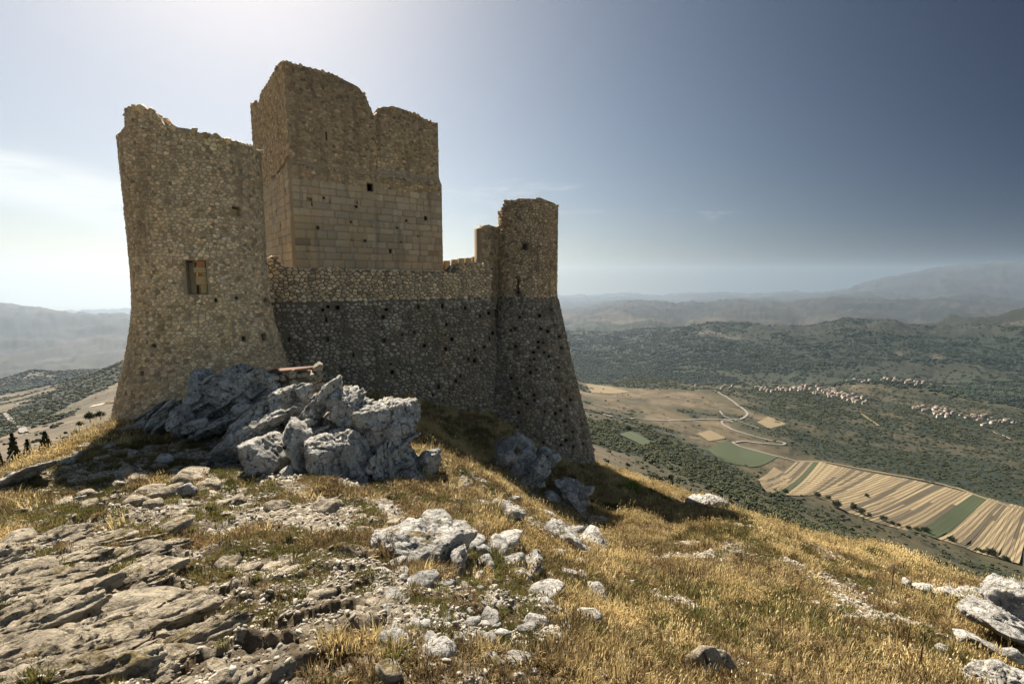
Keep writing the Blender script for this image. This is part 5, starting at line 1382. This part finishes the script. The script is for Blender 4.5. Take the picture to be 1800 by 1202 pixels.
# ------------------------------------------------------------------ small built things on the hill
def box_geo(x0, x1, y0, y1, z0, z1):
    v = [(a, b_, c) for a in (x0, x1) for b_ in (y0, y1) for c in (z0, z1)]
    return v, [(0, 1, 3, 2), (4, 6, 7, 5), (0, 4, 5, 1), (2, 3, 7, 6), (0, 2, 6, 4), (1, 5, 7, 3)]
Yw = 14.0; XL = ray(468, 655)[0] * Yw; XR = ray(566, 655)[0] * (Yw + 0.2); zt = ratio(651) * Yw
e = empty('low_wall', ((XL + XR) / 2, Yw, zt - 0.9), 'low stub of masonry wall capped by a flat rusty brown plank, behind the great outcrop', 'wall')
Lw = XR - XL
v, f = box_geo(-Lw / 2, Lw / 2 - 0.42, 0.12, 0.5, -0.5, 0.82)
o = link('wall_core', mesh_from('wall_core', v, f, M['mortar']), e)
for (u, v_, w, h_) in [(480,661,22,18),(497,663,16,16),(512,658,22,20),(530,659,24,13),(547,660,20,12),(481,678,24,14),(503,679,20,13),(524,673,30,14),(548,672,26,14),(560,664,18,18),(562,680,20,18)]:
    X, Z = ray(u, v_); g_, f_ = rock_geo(int(u), 3, (w / 2 / F * Yw, 0.14, h_ / 2 / F * Yw), planes=12, rough=.07, fine=.05)
    o = link('stone', mesh_from('stone', g_, f_, M['rock_warm'], smooth=True), e); o.location = (X * Yw - e.location[0], -0.02, Z * Yw - e.location[2])
X, Z = ray(558, 646); g_, f_ = rock_geo(888, 4, (.15, .16, .17), planes=12, rough=.07, fine=.05)
o = link('corner_stone', mesh_from('corner_stone', g_, f_, M['rock_warm'], smooth=True), e); o.location = (X * Yw - e.location[0], 0.1, Z * Yw - e.location[2])
v, f = box_geo(-Lw / 2 - 0.02, Lw / 2 - 0.30, -0.1, 0.5, -0.018, 0.018)
o = link('plank', mesh_from('plank', v, f, M['wood']), e); o.location = (0, 0, 0.90); o.rotation_euler = (0, math.radians(-4.5), 0)
def rod(u, vt, vb, label, name='iron_rod', cat='rod', mat='rust', r=0.011, lean=0.0, Y=None, grp=None):
    h = hits([(u, vb)], lo=3, hi=60)[0] if Y is None else (ray(u, vb)[0] * Y, Y, ray(u, vb)[1] * Y)
    L = (vb - vt) / F * h[1] * 1.12 + 0.15
    a = np.linspace(0, 2 * math.pi, 9)[:-1]; V = []; Fq = []
    for k, (zz, q) in enumerate(((-0.15, 1), (L * .5, 1.0), (L, 0.9), (L + 0.01, 0.45))):
        V += [(r * q * math.cos(t) + lean * zz + 0.006 * math.sin(zz * 5), r * q * math.sin(t), zz) for t in a]
    for k in range(3):
        for i in range(8): Fq.append((k * 8 + i, k * 8 + (i + 1) % 8, k * 8 + 8 + (i + 1) % 8, k * 8 + 8 + i))
    Fq.append(tuple(range(24, 32)))
    o = link(name, mesh_from(name, V, Fq, M[mat]), None, label=label, category=cat); o.location = h
    if grp: o['group'] = grp
rod(1566, 1003, 1047, 'tall thin iron rod standing in the grass beside the bare gravel patch')
rod(1593, 1124, 1146, 'short rusty rod in tall grass, the upper of the two near the bottom edge')
rod(1615, 1156, 1182, 'short rusty rod lowest down the grassy slope, near the bottom edge')
rod(55, 776, 796, 'pale fence post on the grassy rim left of the broad tower', 'fence_post', 'post', 'pale', r=0.03, Y=24)
rod(4, 800, 824, 'leaning pale pole at the far left rim by the dark fir', 'fence_pole', 'post', 'pale', r=0.02, lean=0.75, Y=18)

# ------------------------------------------------------------------ trees and shrubs
def crown_geo(seed, n, sub=1, tall=1.0, shape='round', size=0.34):
    r = np.random.default_rng(seed)
    if shape == 'round':
        d = r.normal(size=(n, 3)); d /= np.linalg.norm(d, axis=1)[:, None]; q = r.uniform(0.35, 0.85, (n, 1)) ** 0.6
        c = d * q * np.array([1, 1, 0.75 * tall]) ; c[:, 2] = np.abs(c[:, 2]) * 0.9 + c[:, 2] * 0.1 + 0.15
        s = r.uniform(0.6, 1.2, n) * size
    else:
        h = r.uniform(0, 1, n) ** 1.2; a = r.uniform(0, 6.283, n); rad = (1 - h) * 0.42 * r.uniform(.35, 1, n)
        c = np.stack([rad * np.cos(a), rad * np.sin(a), 0.12 + h * 1.9], 1); s = size * (0.35 + 0.65 * (1 - h))
    v0, f0 = ICO[sub]; R_ = r.normal(size=(n, 3, 3)); Q = np.linalg.qr(R_)[0]
    v = v0[None] * (1 + r.uniform(-.45, .45, (n, len(v0), 1)))
    v = np.einsum('nvi,nij->nvj', v * np.array([1, 1, .7]), Q) * s[:, None, None] + c[:, None]
    f = (f0[None] + (np.arange(n) * len(v0))[:, None, None]).reshape(-1, 3)
    return v.reshape(-1, 3), f
def leafy(seed, n, size=0.16, shape='round'):
    """crown of small leaf-clump faces through the volume"""
    r = np.random.default_rng(seed); 
    if shape == 'round':
        cl = r.normal(size=(max(8, n // 60), 3)); cl /= np.linalg.norm(cl, axis=1)[:, None]; cl *= r.uniform(.3, .75, (len(cl), 1)); cl[:, 2] = np.abs(cl[:, 2]) * .9 + .2
        c = cl[r.integers(0, len(cl), n)] + r.normal(size=(n, 3)) * 0.17
    else:
        h = r.uniform(0, 1, n); tiers = np.floor(h * 11) / 11; a = r.uniform(0, 6.283, n); br = (np.sin(a * 5 + tiers * 40) * .15 + 1)
        rad = (1.02 - tiers) * 0.52 * np.sqrt(r.uniform(0, 1, n)) * br
        c = np.stack([rad * np.cos(a), rad * np.sin(a), 0.15 + tiers * 1.85 - rad * 0.35 + r.normal(size=n) * .03], 1)
    d1 = r.normal(size=(n, 3)); d1 /= np.linalg.norm(d1, axis=1)[:, None]; d2 = np.cross(d1, r.normal(size=(n, 3))); d2 /= np.linalg.norm(d2, axis=1)[:, None]
    s = r.uniform(.5, 1.2, (n, 1)) * size
    v = np.stack([c - d1 * s, c + d2 * s * .6, c + d1 * s, c - d2 * s * .6], 1).reshape(-1, 3)
    return v, (np.arange(n)[:, None] * 4 + np.array([[0, 1, 2, 3]]))
def trunk_geo(h, r, lean=0.0, limbs=3, seed=0):
    rr = random.Random(seed); V, Fq = [], []
    def tube(p0, p1, r0, r1):
        p0, p1 = np.array(p0), np.array(p1); d = p1 - p0; d = d / np.linalg.norm(d); a = np.cross(d, [0.3, 1, 0.2]); a /= np.linalg.norm(a); b_ = np.cross(d, a); k = len(V)
        for p, q in ((p0, r0), ((p0 + p1) / 2 + a * r0 * .3, (r0 + r1) / 2), (p1, r1)):
            for i in range(6): t = i * math.pi / 3; V.append(tuple(p + (a * math.cos(t) + b_ * math.sin(t)) * q))
        for m_ in range(2):
            for i in range(6): Fq.append((k + m_ * 6 + i, k + m_ * 6 + (i + 1) % 6, k + m_ * 6 + 6 + (i + 1) % 6, k + m_ * 6 + 6 + i))
    tube((0, 0, -0.3), (lean, 0, h), r, r * .55)
    for i in range(limbs):
        a = rr.uniform(0, 6.28); tube((lean * .7, 0, h * .7), (lean + math.cos(a) * h * .5, math.sin(a) * h * .5, h * (1.2 + rr.random() * .3)), r * .45, r * .15)
    return V, Fq
crown_me = [mesh_from('crown', *crown_geo(500 + i, 46, 1, size=0.22), M['leaf_dark']) for i in range(4)]
crown_lf = [mesh_from('crown', *leafy(520 + i, 900, .10), M['leaf_dark']) for i in range(3)]
trunk_me = mesh_from('trunk', *trunk_geo(0.5, 0.06, .04), M['bark'])
def tree(u, v_, wpx, label, group=None, tall=1.0, lo=100, hi=4000, lf=True, seed=0):
    h = hits([(u, v_)], lo=lo, hi=hi)[0]; w = wpx / 2 / F * h[1]
    e = empty('tree', h, label, 'tree', group, rz=random.uniform(0, 6.28))
    c = link('crown', random.choice(crown_lf if lf else crown_me), e); c.scale = (w, w, w * tall); c.location = (0, 0, w * 0.35)
    t = link('trunk', trunk_me, e); t.scale = (w, w, w * 1.2)
for i, (u, v_, w, lb) in enumerate([
 (1382,868,12,'round dark tree alone where the slope meets the stubble field'),(1437,874,13,'dark tree at the upper left corner of the striped field, first of its row'),(1456,878,11,'dark tree second in the row along the striped field'),
 (1472,892,19,'broad dark tree at the notch of the dry field'),(1500,896,15,'dark tree right of the notch of the dry field'),(1514,903,16,'dark tree left of a small gap in the field-edge row'),
 (1528,907,9,'small dark tree after a broad one in the field-edge row'),(1553,915,14,'dark tree in mid row along the lower edge of the striped field'),(1568,922,10,'small dark tree in mid row along the striped field'),
 (1580,925,9,'smallest dark tree in the field-edge row'),(1597,931,11,'dark tree just left of the tall pair by the field'),(1613,935,13,'left tree of the tall pair by the field edge'),(1626,937,17,'right tree of the tall pair by the field edge, the larger'),
 (1674,953,16,'round dark tree alone below the green strip of the field'),(1722,972,14,'left tree of the last clump by the field'),(1742,978,21,'tallest tree of the last clump by the field'),(1766,986,15,'right tree of the last clump by the field'),
 (1523,873,9,'small flat bush standing out in the striped stubble'),(1500,890,10,'low dark bush at the bottom edge of the striped stubble'),(1145,783,10,'round dark tree at the end of the narrow green field'),(1105,758,14,'dark tree on the upper side of the narrow green field'),(1168,778,12,'dark tree right of the narrow green field')]):
    tree(u, v_, w * 1.1, lb, 'trees along the valley fields', tall=1.05)
# firs on the left rim
fir_c = mesh_from('crown', *leafy(600, 5200, .055, 'fir'), M['leaf_dark']); fir_t = mesh_from('trunk', *trunk_geo(1.9, 0.03, 0, 0), M['bark'])
for (u, v0, v1, Y, lb, k) in [(28,756,822,55,'dark fir tree at the left edge, tallest above the humped boulder',.95),(2,788,826,60,'dark fir tree cut by the left edge',.9),(52,768,812,62,'dark fir tree just right of the tallest fir',1.1),(82,755,790,75,'dark bushy fir tree behind the fence post',1.5),(-12,770,830,58,'dark fir tree mostly hidden beyond the left edge',1.0)]:
    X, Z = ray(u, v1); Hh = (v1 - v0) / F * Y * 1.1; gz_ = min(Z * Y, ground_at(X * Y, Y) + 3)
    e = empty('fir_tree', (X * Y, Y, Z * Y - 1.2), lb, 'tree', 'firs below the left rim'); s = (Hh + 1.2) / 2.05
    c = link('crown', fir_c, e); c.scale = (s * .75 * k, s * .75 * k, s); t = link('trunk', fir_t, e); t.scale = (s, s, s)
    t2 = link('lower_trunk', fir_t, e); t2.scale = (s, s, 2.5); t2.location = (0, 0, -4.5)
for (u, v_, Y, w, lb) in [(158,730,60,22,'leafy shrub just over the grassy rim, left of the tower foot'),(176,726,58,18,'leafy shrub touching the tower side of the grassy rim'),(140,742,56,14,'small leafy shrub over the grassy rim')]:
    X, Z = ray(u, v_ + 6); e = empty('shrub', (X * Y, Y, Z * Y), lb, 'shrub', 'shrubs below the left rim'); s = w / F * Y * .55
    c = link('crown', crown_lf[0], e); c.scale = (s, s, s); t = link('stem', trunk_me, e); t.scale = (s, s, s * 2)
e = empty('shrub', hits([(1112, 866)], lo=12, hi=60)[0], 'bright yellow-green bush lit up just right of the slender tower foot', 'shrub')
lf_b = mesh_from('crown', *leafy(700, 1600, .07), M['leaf_bright'])
c = link('crown', lf_b, e); c.scale = (.62, .5, .42); c.location = (0, 0, .05); t = link('stem', trunk_me, e); t.scale = (.5, .5, .5)

# scrub on the slopes: the nearest bushes one by one, the rest as a mass
cellA = R ** 2; sc_w = scrub_all * sstep(R, 90, 140)
def pick(n, wgt, seed):
    r = np.random.default_rng(seed); p = wgt / wgt.sum(); idx = r.choice(len(p), n, p=p)
    Rj = R[idx] * (1 + r.uniform(-.012, .012, n)); aj = np.arctan2(gx[idx], gy[idx]) + r.uniform(-.0012, .0012, n)
    xs, ys = np.sin(aj) * Rj, np.cos(aj) * Rj
    return xs, ys, Rj
infr = (np.abs(np.arctan2(gx, gy)) < math.radians(50)); uu_, vv_ = project(gx, np.maximum(gy, .01), gz)
vis = infr & ((uu_ < 420) | (uu_ > 780)) & (R > 90) & (R < 2300)
w1 = np.where(vis, (scrub_all * 1.0 + 0.02) * np.clip(R, 100, 2300) ** 0.75, 0)
xs, ys, Rs = pick(34000, w1, 5); zs = height(xs, ys); keep = np.ones(len(xs), bool)
for pl in field_polys: keep &= ~in_poly(xs, ys, pl)
xs, ys, Rs, zs = xs[keep], ys[keep], Rs[keep], zs[keep]
sz = (0.6 + 2.2 * rng.uniform(size=len(xs)) ** 2) * (0.55 + 0.45 * sstep(Rs, 100, 700)) * (1 + 0.5 * sstep(Rs, 900, 1800))
order = np.argsort(-sz / Rs * (1 + 0.0 * Rs)); first, rest = order[:270], order[270:]
sh_me = [mesh_from('shrub', *leafy(540 + i, 420, .16), M['leaf_dark']) for i in range(4)]
for i in first:
    side = 'left flank of the mountain' if xs[i] < 0 else 'long slope below the castle'
    o = link('shrub', random.choice(sh_me), None, label='dark green shrub dotted on the ' + side, category='shrub', group='shrubs on the ' + side)
    o.location = (xs[i], ys[i], zs[i] - 0.1); o.scale = (sz[i], sz[i] * random.uniform(.8, 1.2), sz[i] * random.uniform(.7, 1.2)); o.rotation_euler[2] = random.uniform(0, 6.28)
sh_c = proto_collection('scrub_bushes', [mesh_from('bush', *crown_geo(560 + i, 12, 1, size=.42), M['leaf_dark' if i % 2 == 0 else 'leaf_olive']) for i in range(5)])
n = len(rest); s = sz[rest]
scatter('scrub', np.stack([xs[rest], ys[rest], zs[rest] - .1], 1), np.stack([s, s * rng.uniform(.8, 1.3, n), s * rng.uniform(.7, 1.1, n)], 1), np.stack([np.zeros(n), np.zeros(n), rng.uniform(0, 6.28, n)], 1), sh_c)
fo_c = proto_collection('forest_trees', [mesh_from('forest_tree', *crown_geo(580 + i, 12, 1, size=.42), M['leaf_forest']) for i in range(4)])
fo = np.zeros(len(R)); fo[fi] = forest; w2 = np.where(infr & ((uu_ > 760) | (uu_ < 420)) & (R > 2200) & (R < 6300), fo * R ** 1.0, 0)
xs, ys, Rs = pick(62000, w2, 6); zs = height(xs, ys); s = rng.uniform(3, 9.5, len(xs)); n = len(xs)
scatter('forest', np.stack([xs, ys, zs], 1), np.stack([s * 1.2, s * 1.2, s], 1), np.stack([np.zeros(n), np.zeros(n), rng.uniform(0, 6.28, n)], 1), fo_c)

# ------------------------------------------------------------------ roads and fields in the valley
def ribbon(name, pix, width, mat, lo, hi, lift=0.35, sub=7):
    P_ = []
    for i in range(len(pix) - 1):
        for k in range(sub): t = k / sub; P_.append((pix[i][0] * (1 - t) + pix[i + 1][0] * t, pix[i][1] * (1 - t) + pix[i + 1][1] * t))
    P_.append(pix[-1]); H = np.array(hits(P_, lo=lo, hi=hi)); xy = H[:, :2]
    for _ in range(3): xy[1:-1] = (xy[:-2] + 2 * xy[1:-1] + xy[2:]) / 4
    d = np.gradient(xy, axis=0); d /= np.linalg.norm(d, axis=1)[:, None] + 1e-9; nn = np.stack([-d[:, 1], d[:, 0]], 1)
    L_, R_ = xy - nn * width / 2, xy + nn * width / 2
    z = np.maximum(np.maximum(height(L_[:, 0], L_[:, 1]), height(R_[:, 0], R_[:, 1])), height(xy[:, 0], xy[:, 1])) + lift
    V = np.empty((2 * len(xy), 3)); V[0::2, :2] = L_; V[1::2, :2] = R_; V[0::2, 2] = z; V[1::2, 2] = z
    k = np.arange(len(xy) - 1) * 2
    link(name, mesh_from(name, V, np.stack([k, k + 2, k + 3, k + 1], 1), M[mat]), None, kind='structure')
ribbon('road', [(1028,722),(1055,726),(1090,735),(1130,737),(1190,737),(1240,736),(1275,739),(1300,738),(1312,733),(1314,728),(1302,716),(1290,706),(1278,698),(1265,692),(1252,685)], 5.5, 'road', 500, 1900, .8)
ribbon('road', [(1272,737),(1290,742),(1268,740),(1270,746),(1290,757),(1320,768),(1350,776),(1372,779),(1380,782),(1377,785),(1360,784),(1335,782),(1310,776),(1292,776),(1288,779),(1300,785),(1330,793),(1360,801),(1400,811)], 4.5, 'road', 450, 1300, .8)
ribbon('road', [(1265,723),(1272,733),(1290,739),(1310,745),(1335,753)], 3.5, 'road', 500, 1400, .8)
ribbon('track', [(2,725),(14,732),(28,742),(40,752),(40,760),(52,768)], 5, 'road', 350, 1200, .8)
ribbon('track', [(160,712),(190,705),(208,703)], 9, 'plaster', 350, 1300, 1.0)
ribbon('track', [(1400,811),(1450,812),(1520,826),(1600,840),(1660,850),(1740,880),(1815,903)], 5, 'f_tan', 400, 1300, .8)
ribbon('track', [(1745,757),(1765,766),(1780,774)], 5, 'road', 700, 1700, .9)
ribbon('track', [(1515,728),(1530,738),(1545,748)], 6, 'f_tan', 700, 1700, .9)

def sheet(name, poly, mat, lift=0.7, nx=10, ny=10):
    q = np.array(poly_plan(poly)); s, t = np.meshgrid(np.linspace(0, 1, nx), np.linspace(0, 1, ny), indexing='ij')
    xy = (q[0] * ((1 - s) * (1 - t))[..., None] + q[1] * (s * (1 - t))[..., None] + q[2] * (s * t)[..., None] + q[3] * ((1 - s) * t)[..., None]).reshape(-1, 2)
    z = height(xy[:, 0], xy[:, 1]) + lift
    me = mesh_from(name, np.column_stack([xy, z]), grid_faces(nx, ny), mat); link(name, me, None, kind='structure')
for pl in ([(1242,790),(1272,773),(1300,783),(1262,806)], [(1262,806),(1300,783),(1368,803),(1322,822)], [(1088,764),(1108,758),(1150,780),(1128,783)]): sheet('green_field', pl, M['f_green'])
for pl in ([(1226,762),(1248,756),(1276,770),(1246,776)], [(1330,742),(1350,734),(1382,746),(1352,754)], [(1332,842),(1360,822),(1394,838),(1350,866)], [(1030,672),(1060,674),(1110,690),(1040,690)]): sheet('dry_field', pl, M['f_tan'])
# long strips of stubble, fallow and green, side by side
topL = np.array([(1396,812),(1440,812),(1520,830),(1600,843),(1665,857),(1700,866),(1760,882),(1815,896)], float)
botL = np.array([(1330,846),(1378,868),(1440,870),(1480,896),(1530,915),(1590,932),(1680,962),(1792,994)], float)
tp = np.array(poly_plan(list(map(tuple, topL)))); bp = np.array(poly_plan(list(map(tuple, botL))))
par = np.linspace(0, 1, len(tp)); NS = 84; edges = np.linspace(0, 1, NS + 1) + np.concatenate([[0], rng.uniform(-.004, .004, NS - 1), [0]])
mats = []
for i, nm in enumerate([((0.26, 0.205, 0.12), (0.14, 0.108, 0.064)), ((0.20, 0.155, 0.09), (0.105, 0.082, 0.05))]):
    dv = bp[4] - tp[4]; mats.append(furrow_mat('stubble_%s' % ('pale', 'dark')[i], *nm, -math.atan2(dv[1], dv[0]) + math.pi / 2))
mats += [M['f_green'], plain('fallow_earth', (0.08, 0.066, 0.044), (0.062, 0.052, 0.034), 0.05)]
random.seed(14)
for i in range(NS):
    a, b_ = edges[i], edges[i + 1] - 0.0012
    pts = []
    for e_ in (a, b_):
        T_ = np.array([np.interp(e_, par, tp[:, 0]), np.interp(e_, par, tp[:, 1])]); B_ = np.array([np.interp(e_, par, bp[:, 0]), np.interp(e_, par, bp[:, 1])])
        pts.append((T_, B_))
    f_ = i / NS
    base_k = 2 if 0.735 < f_ < 0.80 or 0.10 < f_ < 0.14 or 0.18 < f_ < 0.19 else (3 if random.random() < 0.17 else random.choice([0, 0, 1, 1]))
    cuts = [0, 1]
    if random.random() < 0.6: cuts = [0, random.uniform(.3, .7), 1]
    for ci_ in range(len(cuts) - 1):
        kk = base_k if ci_ == 0 or base_k == 2 else random.choice([0, 1, 3])
        ny = 6; V = []
        for t_ in np.linspace(cuts[ci_], cuts[ci_ + 1], ny):
            for T_, B_ in pts: V.append(T_ * (1 - t_) + B_ * t_)
        V = np.array(V); z = height(V[:, 0], V[:, 1]) + 0.7
        k = np.arange(ny - 1) * 2
        link('field_strip', mesh_from('field_strip', np.column_stack([V, z]), np.stack([k, k + 1, k + 3, k + 2], 1), mats[kk]), None, kind='structure')

# ------------------------------------------------------------------ villages
wv, wf = box_geo(-.5, .5, -.5, .5, -.8, 1)
wall_m = [mesh_from('wall', [(x_, y_ * 1.0, z_) for x_, y_, z_ in wv] + [(-.5, 0, 1.35), (.5, 0, 1.35)], wf + [(1, 8, 3), (5, 7, 9)], M[m_]) for m_ in ('plaster', 'plaster2')]
roof_m = mesh_from('roof', [(-.56, -.6, .93), (.56, -.6, .93), (.56, 0, 1.41), (-.56, 0, 1.41), (-.56, .6, .93), (.56, .6, .93), (-.56, -.6, .99), (.56, -.6, .99), (.56, 0, 1.47), (-.56, 0, 1.47), (-.56, .6, .99), (.56, .6, .99)],
                   [(6, 7, 8, 9), (9, 8, 11, 10), (0, 3, 2, 1), (3, 4, 5, 2), (0, 1, 7, 6), (5, 4, 10, 11), (1, 2, 8, 7), (2, 5, 11, 8), (3, 0, 6, 9), (4, 3, 9, 10)], M['tile'])
random.seed(31)
vill = [([(1325,683),(1360,682),(1400,684),(1440,687),(1470,694),(1500,702),(1522,706)], 5.5, 95, 'the near ridge village', 1300, 2000),
        ([(1490,672),(1515,666),(1545,664),(1575,667),(1600,672),(1630,674),(1665,676)], 3.5, 70, 'the farther hilltop village', 1500, 2300),
        ([(1600,716),(1640,722),(1680,730),(1715,737),(1745,742),(1785,748)], 4.5, 46, 'the village strung along the lower ridge', 1000, 1800),
        ([(1200,672),(1250,680),(1290,680)], 2, 7, 'the bare spur beside the road', 1300, 2100)]
for line, sp_, cnt, lab, lo, hi in vill:
    ln = np.array(line, float); q = np.linspace(0, 1, len(ln)); pix = []
    for i in range(cnt):
        t = random.random() if random.random() < .5 else min(1, max(0, random.gauss(random.choice((.25, .62, .8)), .07)))
        pix.append((np.interp(t, q, ln[:, 0]) + random.gauss(0, 3), np.interp(t, q, ln[:, 1]) + random.gauss(0, sp_ * .85)))
    for h in hits(pix, lo=lo, hi=hi):
        w, d, hh = random.uniform(6, 13), random.uniform(6, 9), random.uniform(4.5, 8.5)
        e = empty('house', h, 'cream house with a tiled roof in ' + lab, 'house', 'houses of ' + lab, rz=random.uniform(-.5, .5) + (1.57 if random.random() < .4 else 0))
        a = link('wall', random.choice([wall_m[0], wall_m[0], wall_m[1]]), e); r2 = link('roof', roof_m, e)
        a.scale = r2.scale = (w, d, hh)
